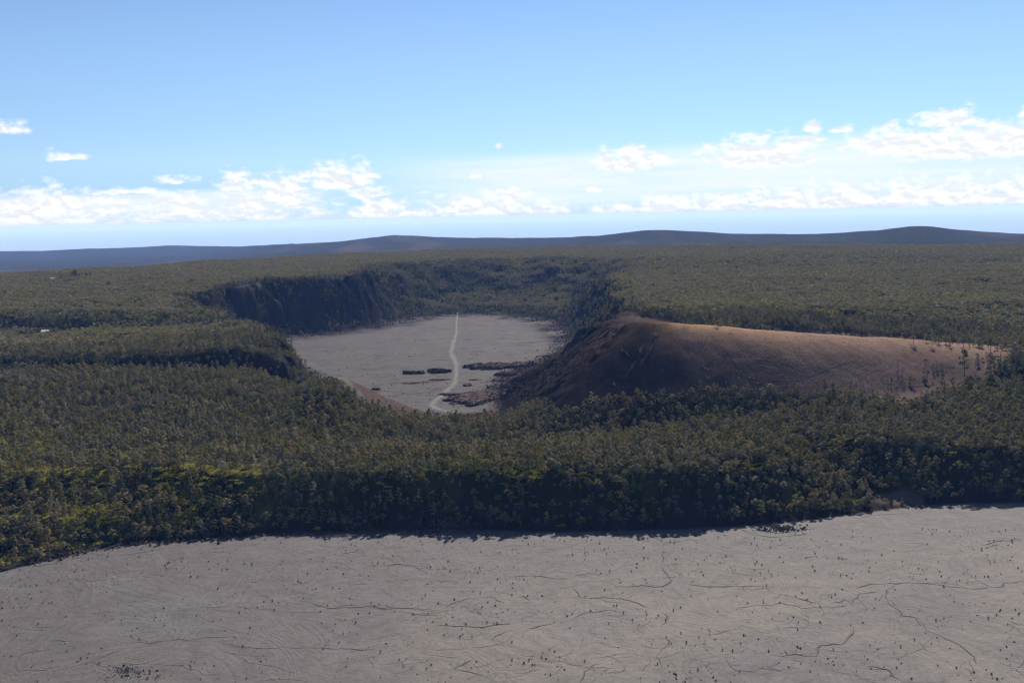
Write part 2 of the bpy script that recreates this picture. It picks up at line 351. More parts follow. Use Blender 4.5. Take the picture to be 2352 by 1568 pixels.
# ------------------------------------------------------------------ ground sheet
def ground_colour(x, y, z, slope):
    n = len(x); r = np.hypot(x, y)
    soil = np.array([.030, .036, .018]); c = np.repeat(soil[None], n, 0)
    def put(mask, colr):
        nonlocal c
        m = np.clip(mask, 0, 1)[:, None]; c = c * (1 - m) + np.asarray(colr) * m
    # ferns and grass between the trees near the ledge
    f = ss(fbm(x / 60, y / 50, 71, 4), .0, .35)
    put(f * .75, (.075, .085, .022))
    put(ss(fbm(x / 35, y / 30, 72, 4), .15, .45) * ss(-x, 150, 350) * ss(1300 - y, 0, 200), (.20, .17, .03))
    # forested far plains
    put(ss(r, 4800, 6500), (.034, .040, .030))
    far = ss(r, 7000, 8500)
    put(far, (.050, .052, .043)); put(far * ss(fbm(x / 420, y / 1500, 73, 5) + (z - 60) / 500, -.1, .25), (.088, .074, .064))
    dc, cw, ca = seg_dist(x, y, CP, True, CW); ins = inside(x, y, CP)
    nearc = r < 4500
    # crater floor: grey lava, darker broken rim
    s = np.where(ins, 0, dc)
    fl = (ss(-s, -26 - 14 * fbm(x / 30, y / 30, 74, 3), -8)) * nearc
    put(ss(-s, -95, -30) * ss(z, 60, 20) * nearc * (cw < 240), (.036, .031, .028))
    put(fl, (.098, .089, .084))
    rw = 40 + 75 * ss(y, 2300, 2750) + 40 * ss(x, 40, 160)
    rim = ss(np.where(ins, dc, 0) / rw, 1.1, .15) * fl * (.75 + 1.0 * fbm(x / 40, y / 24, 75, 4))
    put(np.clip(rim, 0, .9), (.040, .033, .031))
    put(fl * ss(fbm(x / 55, y / 90, 76, 4), .0, .5) * .6, (.120, .096, .082))
    put(fl * ss(fbm(x / 22, y / 16, 176, 4), .15, .5) * .6, (.066, .060, .058))
    put(inside(x, y, RED) * (.75 + .5 * fbm(x / 16, y / 16, 77, 3)), (.112, .070, .054))
    put((y < 1620) * (y > 1150) * ss(x, -215, -185) * ss(20 - x, 0, 30) * (~ins) * ss(dc, 160, 120) * (.8 + .5 * fbm(x / 16, y / 16, 77, 3)), (.112, .070, .054))
    # steep bare rock on the left wall and scree below it
    rock = ss(slope, .75, 1.1) * nearc * (y > 1300)
    put(rock * .9, (.026, .022, .022))
    # cinder cone
    b = inside(x, y, BARE); db, _, _ = seg_dist(x, y, BARE, True)
    bm = np.where(b, 1.0, ss(db, 14, 0)) * nearc
    d, kz, _ = seg_dist(x, y, KP, False, KZ)
    put(bm, (.105, .076, .064))
    n1 = fbm(x / 45, y / 45, 78, 4)
    put(bm * ss(d, 90, 15) * np.clip(.8 + .5 * n1, 0, 1), (.42, .265, .165))
    put(bm * ss(x, 260, 420) * np.clip(.45 + .5 * n1, 0, 1), (.225, .160, .128))
    pk = np.hypot(x - KP[2, 0] + 12, (y - KP[2, 1])) / 60
    put(bm * ss(pk, 1.25, .35) * np.clip(.7 + .9 * fbm(x / 12, y / 12, 79, 3), 0, 1), (.215, .150, .058))
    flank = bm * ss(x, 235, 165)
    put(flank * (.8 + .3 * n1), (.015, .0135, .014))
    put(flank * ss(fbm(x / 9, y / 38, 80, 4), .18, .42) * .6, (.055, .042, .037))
    # the caldera floor
    de, _, ea = seg_dist(x, y, edge, False); ye = np.interp(x, edge[:, 0], edge[:, 1]); sd = np.where(y > ye, de, -de)
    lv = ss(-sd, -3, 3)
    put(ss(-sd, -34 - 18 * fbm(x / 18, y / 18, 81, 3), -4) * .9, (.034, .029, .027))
    lc = np.array([.166, .152, .143])
    put(lv, lc)
    wm = ss(fbm(x / 150, y / 110, 82, 5), -.25, .35)
    put(lv * wm * ss(700 - y + .25 * x, -160, 80), (.205, .181, .160))
    put(lv * ss(-x, -100, 380) * .8, (.118, .105, .102))
    put(lv * ss(fbm(x / 40, y / 26, 83, 4), .1, .5) * .45, (.160, .150, .150))
    tal = hit(2062, 1150)[:2]
    put(ss(np.hypot((x - tal[0]) / 26, (y - tal[1]) / 16) + fbm(x / 14, y / 14, 84, 3) * .5, 1.15, .6), (.150, .115, .092))
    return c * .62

def grid_ground():
    az = np.concatenate([np.linspace(-78, -36, 60)[:-1], np.linspace(-36, 36, 1250), np.linspace(36, 78, 60)[1:]])
    rr = [170.0]
    while rr[-1] < 7000: rr.append(rr[-1] * (1 + (.0024 if 560 < rr[-1] < 3400 else .006)))
    while rr[-1] < 60000: rr.append(rr[-1] * 1.012)
    rr = np.array(rr); A, RR = np.meshgrid(np.radians(az), rr)
    x = (np.sin(A) * RR).ravel(); y = (np.cos(A) * RR).ravel(); z = np.empty_like(x)
    for i in range(0, len(x), 200000): z[i:i + 200000] = H(x[i:i + 200000], y[i:i + 200000])
    m, n = len(rr), len(az)
    Z = z.reshape(m, n); X = x.reshape(m, n); Y = y.reshape(m, n)
    gr = np.abs(np.gradient(Z, axis=0) / np.maximum(np.gradient(RR, axis=0), 1e-6)); gc = np.abs(np.gradient(Z, axis=1)) / np.maximum(np.hypot(np.gradient(X, axis=1), np.gradient(Y, axis=1)), 1e-6)
    slope = np.hypot(gr, gc).ravel()
    c = np.empty((len(x), 3))
    for i in range(0, len(x), 200000):
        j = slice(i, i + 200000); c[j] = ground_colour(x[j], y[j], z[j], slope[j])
    idx = np.arange(m * n).reshape(m, n)
    Q = np.stack([idx[:-1, :-1], idx[:-1, 1:], idx[1:, 1:], idx[1:, :-1]], -1).reshape(-1, 4)
    V = np.stack([x, y, z], 1)
    gloss = ((np.where(y < np.interp(x, edge[:, 0], edge[:, 1]) + 2, .11, 0) + np.where(inside(x, y, CP) & ~inside(x, y, RED), .055, 0)) * ss(c[:, 0], .030, .062)).astype(np.float32)   # glassy lava skins
    C4 = np.concatenate([c, np.ones((len(x), 1))], 1).astype(np.float32)
    me = mesh_np("ground", V, Q, [MAT['ground']], smooth=True, attrs={'tone': ('FLOAT_COLOR', C4), 'gloss': ('FLOAT', gloss)})
    o = link_mesh("ground", me); tag(o, kind="structure")
    return o

MAT = {}
def mat(name):
    m = bpy.data.materials.new(name); m.use_nodes = True; m.node_tree.nodes.clear(); MAT[name] = m
    return m, NT(m.node_tree)
def finish(T, bsdf): T.l.new(bsdf, T.new('ShaderNodeOutputMaterial').inputs[0])

def make_materials():
    m, T = mat('ground')
    g = T.new('ShaderNodeNewGeometry'); P = g.outputs['Position']
    at_ = T.new('ShaderNodeAttribute', attribute_name='tone')
    # flow swirls of the lava skin: contour bands of a warped field
    q = T.vm('MULTIPLY', P, (1, 1, 0))
    big = T.noise(q, 1 / 95, 3, .5, .8)
    bands = T.m('SINE', T.m('MULTIPLY', big, 150.0))
    sw = T.noise(q, 1 / 28, 4, .6, 1.2)
    sw2 = T.m('SINE', T.m('MULTIPLY', sw, 46.0))
    fine = T.noise(q, 1 / 2.2, 4, .65); mid = T.noise(q, 1 / 17, 5, .6)
    k = T.m('ADD', T.m('MULTIPLY', bands, .062), T.m('MULTIPLY', sw2, .050))
    k = T.m('ADD', k, T.m('MULTIPLY', T.m('SUBTRACT', fine, .5), .42)); k = T.m('ADD', k, T.m('MULTIPLY', T.m('SUBTRACT', mid, .5), .5))
    k = T.m('ADD', k, 1.0)
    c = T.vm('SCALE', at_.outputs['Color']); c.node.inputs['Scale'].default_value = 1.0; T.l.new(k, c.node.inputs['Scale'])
    hgt = T.m('ADD', T.m('MULTIPLY', bands, .10), T.m('MULTIPLY', sw2, .08)); hgt = T.m('ADD', hgt, T.m('MULTIPLY', fine, .9)); hgt = T.m('ADD', hgt, T.m('MULTIPLY', mid, 1.6))
    bp = T.new('ShaderNodeBump', inp={'Strength': .5, 'Distance': 1.0, 'Height': hgt})
    gl = T.new('ShaderNodeAttribute', attribute_name='gloss')
    b = T.new('ShaderNodeBsdfPrincipled', inp={'Base Color': c, 'Roughness': .9, 'Normal': bp.outputs[0], 'Specular IOR Level': gl.outputs['Fac']})
    finish(T, b.outputs[0])

    m, T = mat('sea')
    g = T.new('ShaderNodeNewGeometry')
    b = T.new('ShaderNodeBsdfDiffuse', inp={'Color': (.24, .31, .48, 1)}); finish(T, b.outputs[0])  # matte; reflected sky is put into the pale base colour

    def leaf(name, stops, trans=.3):
        m, T = mat(name)
        oi = T.new('ShaderNodeObjectInfo'); at_ = T.new('ShaderNodeAttribute', attribute_name='tint')
        g = T.new('ShaderNodeNewGeometry')
        rnd = T.m('FRACT', T.m('ADD', oi.outputs['Random'], at_.outputs['Fac']))
        cr_ = T.new('ShaderNodeValToRGB', inp={0: rnd}); e = cr_.color_ramp.elements
        e[0].position = 0; e[0].color = (*stops[0][1], 1); e[1].position = stops[1][0]; e[1].color = (*stops[1][1], 1)
        for p_, c_ in stops[2:]: x = e.new(p_); x.color = (*c_, 1)
        wn = T.noise(T.vm('MULTIPLY', g.outputs['Position'], (1, 1, 0)), 1 / 170, 4, .6)
        wn2 = T.noise(g.outputs['Position'], 1 / 1.6, 2, .6)
        c = T.mix(T.ss(wn, .42, .66, 0, .45), cr_.outputs[0], (.185, .172, .135))
        sc = T.vm('SCALE', c); T.l.new(T.m('MULTIPLY_ADD', wn2, 1.1, .42), sc.node.inputs['Scale'])
        d = T.new('ShaderNodeBsdfDiffuse', inp={0: sc}); t = T.new('ShaderNodeBsdfTranslucent', inp={0: sc})
        mx = T.new('ShaderNodeMixShader', inp={0: trans, 1: d.outputs[0], 2: t.outputs[0]}); finish(T, mx.outputs[0])
    leaf('ohia_leaf', [(0, (.084, .090, .030)), (.2, (.220, .194, .064)), (.38, (.130, .134, .044)), (.5, (.290, .212, .092)), (.62, (.165, .160, .054)), (.75, (.320, .272, .180)), (.88, (.092, .102, .038)), (1, (.230, .210, .074))], .4)
    leaf('bare_twig', [(0, (.16, .145, .14)), (.5, (.21, .19, .185)), (1, (.13, .115, .11))], .1)
    leaf('fern_leaf', [(0, (.26, .25, .035)), (.5, (.36, .30, .045)), (1, (.18, .20, .04))], .45)
    leaf('dark_leaf', [(0, (.030, .042, .028)), (.5, (.040, .052, .03)), (1, (.034, .045, .026))], .2)
    leaf('tuft_leaf', [(0, (.42, .38, .30)), (.5, (.55, .50, .42)), (1, (.34, .32, .22))], .5)
    leaf('shrub_leaf', [(0, (.022, .030, .014)), (.5, (.040, .045, .020)), (.85, (.028, .034, .018)), (1, (.07, .04, .025))], .2)
    def plain(name, c0, c1, scale, rough=.9, bump=.6, dist=.4):
        m, T = mat(name); g = T.new('ShaderNodeNewGeometry'); n = T.noise(g.outputs['Position'], scale, 5, .65)
        c = T.mix(T.ss(n, .35, .65), c0, c1); bp = T.new('ShaderNodeBump', inp={'Strength': bump, 'Distance': dist, 'Height': n})
        b = T.new('ShaderNodeBsdfDiffuse', inp={'Color': c, 'Normal': bp.outputs[0]})
        finish(T, b.outputs[0])
    plain('bark', (.10, .09, .085), (.17, .155, .145), 1.5)
    plain('lava_rock', (.035, .030, .029), (.085, .072, .066), .35)
    plain('scorched_rock', (.045, .036, .033), (.13, .092, .074), .22)
    plain('lava_slab', (.095, .086, .080), (.135, .122, .113), .5)
    plain('trail_dust', (.082, .077, .072), (.110, .103, .096), .12, bump=.2)
    plain('trail_pale', (.22, .20, .18), (.28, .25, .23), .2, bump=.1)
    plain('cinder_track', (.070, .052, .044), (.095, .072, .060), .2, bump=.1)
    plain('white_roof', (.62, .62, .60), (.72, .72, .70), .3, .5, .05)
    plain('wall_paint', (.30, .24, .18), (.36, .29, .22), .6, .7, .05)
    plain('glass', (.03, .035, .04), (.05, .055, .06), .5, .2, 0)
    plain('rubber', (.02, .02, .02), (.03, .03, .03), 2, .8, .1)
    plain('asphalt', (.05, .05, .052), (.065, .064, .062), .6, .9, .1)
    plain('stone_wall', (.24, .18, .13), (.34, .27, .2), .5, .9, .3)
    for nm, c in (('car_white', (.75, .75, .74)), ('car_red', (.42, .05, .03)), ('car_silver', (.42, .43, .45)), ('car_blue', (.05, .09, .22))):
        m, T = mat(nm); b = T.new('ShaderNodeBsdfPrincipled', inp={'Base Color': (*c, 1), 'Roughness': .3}); b.inputs['Coat Weight'].default_value = .5; finish(T, b.outputs[0])
    m, T = mat('haze'); m.cycles.volume_sampling = 'DISTANCE'; m.cycles.homogeneous_volume = True
    v = T.new('ShaderNodeVolumePrincipled', inp={'Density': HAZE_D, 'Color': HAZE_C, 'Absorption Color': (.74, .74, .74, 1), 'Anisotropy': .0})
    T.l.new(v.outputs[0], T.new('ShaderNodeOutputMaterial').inputs['Volume'])
HAZE_D = 2.1e-5; HAZE_C = (.22, .42, 1.0, 1)
make_materials()
def _trail():
    m, T = mat('trail_dust'); g = T.new('ShaderNodeNewGeometry'); n = T.noise(g.outputs['Position'], .12, 5, .7)
    b = T.new('ShaderNodeBsdfPrincipled', inp={'Base Color': T.mix(T.ss(n, .3, .7), (.112, .104, .097), (.150, .140, .130)), 'Roughness': .9, 'Specular IOR Level': .05})
    fd = T.new('ShaderNodeAttribute', attribute_name='fade'); n2 = T.noise(g.outputs['Position'], .35, 5, .7)
    a = T.ss(T.m('ADD', T.m('SUBTRACT', 1.0, fd.outputs['Fac']), T.m('MULTIPLY', T.m('SUBTRACT', n2, .5), 1.6)), .12, .95, 0, .9)
    mx = T.new('ShaderNodeMixShader', inp={0: a, 1: T.new('ShaderNodeBsdfTransparent').outputs[0], 2: b.outputs[0]}); finish(T, mx.outputs[0])
_trail()
ground = grid_ground()

# sea sheet out to the horizon
me = mesh_np("sea", [(-260000, 9000, -1075), (260000, 9000, -1075), (260000, 260000, -1075), (-260000, 260000, -1075)], [(0, 1, 2, 3)], [MAT['sea']])
tag(link_mesh("sea", me), kind="structure")

# haze: one closed box round the scene
x0, x1, y0, y1, z0, z1 = -262000, 262000, -3000, 262000, -1210, 330
me = mesh_np("haze", [(x0,y0,z0),(x1,y0,z0),(x1,y1,z0),(x0,y1,z0),(x0,y0,z1),(x1,y0,z1),(x1,y1,z1),(x0,y1,z1)],
             [(0,3,2,1),(4,5,6,7),(0,1,5,4),(1,2,6,5),(2,3,7,6),(3,0,4,7)], [MAT['haze']])
tag(link_mesh("haze", me), "pale blue air haze over the whole landscape", kind="stuff")

# ------------------------------------------------------------------ plant shapes
def tube(P, rad, n=4):
    """tapered limb through points P"""
    P = np.asarray(P, float); V = []; Q = []
    for i, p in enumerate(P):
        d = P[min(i + 1, len(P) - 1)] - P[max(i - 1, 0)]; d = d / (np.linalg.norm(d) + 1e-9)
        a = np.cross(d, [0.3, 1, 0.1]); a /= np.linalg.norm(a) + 1e-9; b = np.cross(d, a)
        for k in range(n):
            t = 2 * math.pi * k / n; V.append(p + (a * math.cos(t) + b * math.sin(t)) * rad[i])
    for i in range(len(P) - 1):
        for k in range(n):
            Q.append((i * n + k, i * n + (k + 1) % n, (i + 1) * n + (k + 1) % n, (i + 1) * n + k))
    return np.array(V), np.array(Q)
def cards(C, size, g, up=.9, flat=1.0, out=None):
    """small leaf-cluster faces centred on C, turned every way"""
    n = len(C); N = g.normal(size=(n, 3)); N[:, 2] = np.abs(N[:, 2]) * flat + up
    if out is not None: N = out + g.normal(size=(n, 3)) * .38 + [0, 0, .25]
    N /= np.linalg.norm(N, axis=1)[:, None]
    a = np.cross(N, g.normal(size=(n, 3))); a /= np.linalg.norm(a, axis=1)[:, None]; b = np.cross(N, a)
    s_ = size * g.uniform(.6, 1.25, (n, 1)); s2 = s_ * g.uniform(.6, 1.0, (n, 1))
    V = np.stack([C + a * s_ + N * .12 * s_, C + b * s2, C - a * s_ + N * .1 * s_, C - b * s2], 1).reshape(-1, 3)
    return V, np.arange(4 * n).reshape(n, 4)
def cat_(parts):
    V = []; Q = []; o = 0
    for v, q in parts:
        V.append(v); Q.append(q + o); o += len(v)
    return np.concatenate(V), np.concatenate(Q)

def tree_shape(seed, kind):
    """(trunk and limbs, crown) of one tree about 10 m tall"""
    g = np.random.default_rng(seed); wood = []; puffs = []
    if kind == 'ohia': h = g.uniform(8, 10.5); spread = g.uniform(2.7, 3.7); nl = int(g.integers(7, 11)); base = .5
    elif kind == 'tall': h = g.uniform(12, 15); spread = g.uniform(1.5, 2.1); nl = 8; base = .22
    elif kind == 'bare': h = g.uniform(7.5, 10); spread = g.uniform(2.0, 2.8); nl = 7; base = .3
    elif kind == 'low': h = g.uniform(4, 5.5); spread = g.uniform(1.8, 2.4); nl = 6; base = .2
    elif kind == 'dark': h = g.uniform(14, 18); spread = 2.0; nl = 9; base = .15
    bend = g.normal(size=2) * .5
    tr = [(0, 0, -1.5), (0, 0, 0), (bend[0] * .4, bend[1] * .4, h * .35), (bend[0], bend[1], h * .62), (bend[0] * 1.2, bend[1] * 1.2, h * .86)]
    wood.append(tube(tr, [.30, .26, .2, .14, .06], 5))
    for i in range(nl):
        th = i * 2.4 + g.uniform(-.4, .4); f = base + (1 - base) * (i + .6) / nl; zz = h * f
        if kind == 'dark': rad = spread * (1.15 - f) * 1.3
        else: rad = spread * math.sin(math.pi * min(.97, .40 + .56 * (i + .5) / nl)) * g.uniform(.75, 1.15)
        tip = np.array([bend[0] + math.cos(th) * rad, bend[1] + math.sin(th) * rad, zz])
        st = np.array([bend[0] * .7, bend[1] * .7, max(h * .25, zz - h * .28)])
        wood.append(tube([st, (st + tip) / 2 + [0, 0, -.25], tip], [.11, .07, .03], 3)); puffs.append((tip, g.uniform(.95, 1.5) * (h / 10) ** .5))
    puffs.append((np.array([bend[0] * 1.2, bend[1] * 1.2, h * .93]), 1.25))
    cr_ = []
    if kind == 'bare':
        for c, r_ in puffs:
            for j in range(9):
                d = g.normal(size=3); d[2] = abs(d[2]) + .3; d /= np.linalg.norm(d); e = c + d * r_ * 1.15
                s_ = np.cross(d, g.normal(size=3)); s_ /= np.linalg.norm(s_)
                cr_.append((np.array([c, c + s_ * .10, e + s_ * .14, e]), np.array([[0, 1, 2, 3]])))
                v, q = cards(e[None] + g.normal(size=(2, 3)) * .25, .16, g); cr_.append((v, q))
    else:
        for c, r_ in puffs:
            n = int(15 * r_ * r_) + 6
            d = g.normal(size=(n, 3)); d /= np.linalg.norm(d, axis=1)[:, None]
            d[:, 2] = np.where(d[:, 2] < -.3, -d[:, 2], d[:, 2])
            C = c + d * r_ * g.uniform(.55, 1.05, (n, 1)) * [1, 1, .8]
            cr_.append(cards(C, .52, g, out=d))
    return cat_(wood), cat_(cr_)
LEAF = {'ohia': 'ohia_leaf', 'tall': 'ohia_leaf', 'bare': 'bare_twig', 'low': 'ohia_leaf', 'dark': 'dark_leaf'}
def tree_mesh(name, seed, kind):
    (wv, wq), (cv, cq) = tree_shape(seed, kind); V, Q = cat_([(wv, wq), (cv, cq)])
    return mesh_np(name, V, Q, [MAT['bark'], MAT[LEAF[kind]]], midx=[0] * len(wq) + [1] * len(cq), attrs={'tint': ('FLOAT', np.zeros(len(V), np.float32))})
def fern_mesh(name, seed):
    g = np.random.default_rng(seed); C = g.normal(size=(80, 3)) * [1.7, 1.7, .35]; C[:, 2] = np.abs(C[:, 2]) + .5
    V, Q = cards(C, .55, g, .8); return mesh_np(name, V, Q, [MAT['fern_leaf']], attrs={'tint': ('FLOAT', np.zeros(len(V), np.float32))})
def shrub_mesh(name, seed, m='shrub_leaf', h=1.0, up=.3):
    g = np.random.default_rng(seed); C = []
    for i in range(46):
        t = g.uniform(0, 1); th = g.uniform(0, 6.28); r_ = .56 * (1.05 - t) ** .6 * g.uniform(.3, 1); C.append((math.cos(th) * r_, math.sin(th) * r_, h * (.08 + .9 * t)))
    a = cards(np.array(C), .17, g, up); b = tube([(0, 0, -.2), (.03, 0, h * .5), (0, .02, h * .9)], [.05, .04, .02], 4)
    V, Q = cat_([a, b]); return mesh_np(name, V, Q, [MAT[m], MAT['bark']], midx=[0] * len(a[1]) + [1] * len(b[1]), attrs={'tint': ('FLOAT', np.zeros(len(V), np.float32))})
def patch_mesh(name, seed):
    """a 44 m square of close-standing tree crowns, seen only from over 1.7 km"""
    g = np.random.default_rng(seed); P = []; tint = []; mi = []
    gx, gy = np.meshgrid(np.arange(7), np.arange(7)); pts = np.stack([gx.ravel(), gy.ravel()], 1) * 6.3 - 19 + g.uniform(-2.2, 2.2, (49, 2))
    for p in pts:
        k = g.uniform(); h = g.uniform(7, 12.5); r_ = g.uniform(2.3, 3.6); bare = k < .13; n = 16 if bare else 34
        d = g.normal(size=(n, 3)); d /= np.linalg.norm(d, axis=1)[:, None]; d[:, 2] = np.abs(d[:, 2]) * 1.0 - .15
        C = np.array([p[0], p[1], h - 2.6]) + d * [r_, r_, 2.6] * g.uniform(.75, 1.05, (n, 1))
        v, q = cards(C, .55 if bare else .9, g, out=d * [1, 1, 1.2]); P.append((v, q)); tint.append(np.full(len(v), g.uniform())); mi += [1 if bare else 0] * len(q)
    V, Q = cat_(P); return mesh_np(name, V, Q, [MAT['ohia_leaf'], MAT['bare_twig']], midx=mi, attrs={'tint': ('FLOAT', np.concatenate(tint).astype(np.float32))})

def scatter(name, pts, kinds, rot, scl, protos, label):
    """one object of many small plants, from a list of shapes (geometry nodes)"""
    pc = bpy.data.collections.new(name + " shapes")
    for i, m in enumerate(protos):
        o = bpy.data.objects.new("%s shape %02d" % (name, i), m); pc.objects.link(o)
    me = bpy.data.meshes.new(name); n = len(pts); me.vertices.add(n); me.vertices.foreach_set("co", np.asarray(pts, np.float32).ravel())
    a = me.attributes.new('kind_index', 'INT', 'POINT'); a.data.foreach_set("value", np.asarray(kinds, np.int32))
    a = me.attributes.new('turn', 'FLOAT_VECTOR', 'POINT'); a.data.foreach_set("vector", np.asarray(rot, np.float32).ravel())
    a = me.attributes.new('size', 'FLOAT_VECTOR', 'POINT'); a.data.foreach_set("vector", np.asarray(scl, np.float32).ravel())
    for m in dict.fromkeys(mm for p in protos for mm in p.materials): me.materials.append(m)
    ng = bpy.data.node_groups.new(name + " scatter", 'GeometryNodeTree')
    ng.interface.new_socket('Geometry', in_out='INPUT', socket_type='NodeSocketGeometry'); ng.interface.new_socket('Geometry', in_out='OUTPUT', socket_type='NodeSocketGeometry')
    N = ng.nodes; L = ng.links
    gi = N.new('NodeGroupInput'); go = N.new('NodeGroupOutput'); ip = N.new('GeometryNodeInstanceOnPoints'); ci = N.new('GeometryNodeCollectionInfo')
    ci.inputs['Collection'].default_value = pc; ci.inputs['Separate Children'].default_value = True; ci.inputs['Reset Children'].default_value = True
    def na(nm, t):
        x = N.new('GeometryNodeInputNamedAttribute'); x.data_type = t; x.inputs['Name'].default_value = nm
        return [q for q in x.outputs if q.enabled and q.name == 'Attribute'][0]
    L.new(gi.outputs[0], ip.inputs['Points']); L.new(ci.outputs[0], ip.inputs['Instance']); ip.inputs['Pick Instance'].default_value = True
    L.new(na('kind_index', 'INT'), ip.inputs['Instance Index']); L.new(na('turn', 'FLOAT_VECTOR'), ip.inputs['Rotation']); L.new(na('size', 'FLOAT_VECTOR'), ip.inputs['Scale'])
    L.new(ip.outputs[0], go.inputs[0])
    o = link_mesh(name, me); md = o.modifiers.new("scatter", 'NODES'); md.node_group = ng
    return tag(o, label, kind="stuff")

# ------------------------------------------------------------------ where plants grow
def forest_mask(x, y):
    """1 where trees stand, falling to 0 on lava, cinder and bare cliff"""
    r = np.hypot(x, y)
    dc, cw, _ = seg_dist(x, y, CP, True, CW); ins = inside(x, y, CP)
    m = np.where(ins, 0, ss(dc, 6, 26 + .12 * cw)); nr_ = (y < 1600) * ss(x, -215, -180)
    m = m * (1 - nr_ * ss(dc, 150, 118))
    b = inside(x, y, BARE); db, _, _ = seg_dist(x, y, BARE, True)
    thin = ss(x, 470, 640)
    m = m * np.where(b, np.clip(ss(db, 30 + 90 * thin, 0) * (.02 + .16 * thin), 0, 1), 1)
    near_toe = ss(dc, 230, 170) * (x > -40) * (x < 190) * (y > 1380) * (y < 1720)
    m = m * (1 - np.clip(near_toe, 0, 1))
    m = m * np.where(inside(x, y, RED), 0, 1)
    de, _, _ = seg_dist(x, y, edge, False); ye = np.interp(x, edge[:, 0], edge[:, 1]); sd = np.where(y > ye, de, -de)
    m = m * ss(sd, 3, 12 + 10 * fbm(x / 25, y / 25, 91, 2))
    tal = hit(2062, 1150)[:2]
    m = m * (1 - ss(np.hypot((x - tal[0]) / 24, (y - tal[1]) / 15), 1.2, .8))
    return m
def in_frame(x, y, extra=.15):
    a = np.arctan2(x, y); return np.abs(a) < .475 + extra
def slope_at(x, y, d=4.0):
    gx = (H(x + d, y) - H(x - d, y)) / (2 * d); gy = (H(x, y + d) - H(x, y - d)) / (2 * d); return gx, gy

def jgrid(step, r0, r1, seed):
    g = np.random.default_rng(seed); hx = r1 * math.sin(.64)
    X, Y = np.meshgrid(np.arange(-hx, hx, step), np.arange(r0 * .8, r1, step))
    x = X.ravel() + g.uniform(-.45, .45, X.size) * step; y = Y.ravel() + g.uniform(-.45, .45, X.size) * step
    r = np.hypot(x, y); k = in_frame(x, y) & (r >= r0) & (r < r1); return x[k], y[k], g

def fern_brow(x, y):
    de, ew_, _ = seg_dist(x, y, edge, False, edge_w); ye = np.interp(x, edge[:, 0], edge[:, 1]); q = np.where(y > ye, de, -de) / ew_
    return ss(q, .80, .92) * ss(1.22 - q, 0, .08) * ss(fbm(x / 22, y / 22, 95, 3), .1, .3)
KINDS = ['ohia', 'ohia', 'ohia', 'ohia', 'tall', 'tall', 'bare', 'bare', 'low', 'dark']
TREES = [tree_mesh("tree form %d" % i, 100 + i, k) for i, k in enumerate(KINDS)]
CLEAR = [(hit(u, v)[:2], r_) for u, v, r_ in ((104, 769, 17), (124, 645, 16), (566, 657, 12), (585, 655, 12), (603, 652, 12))]

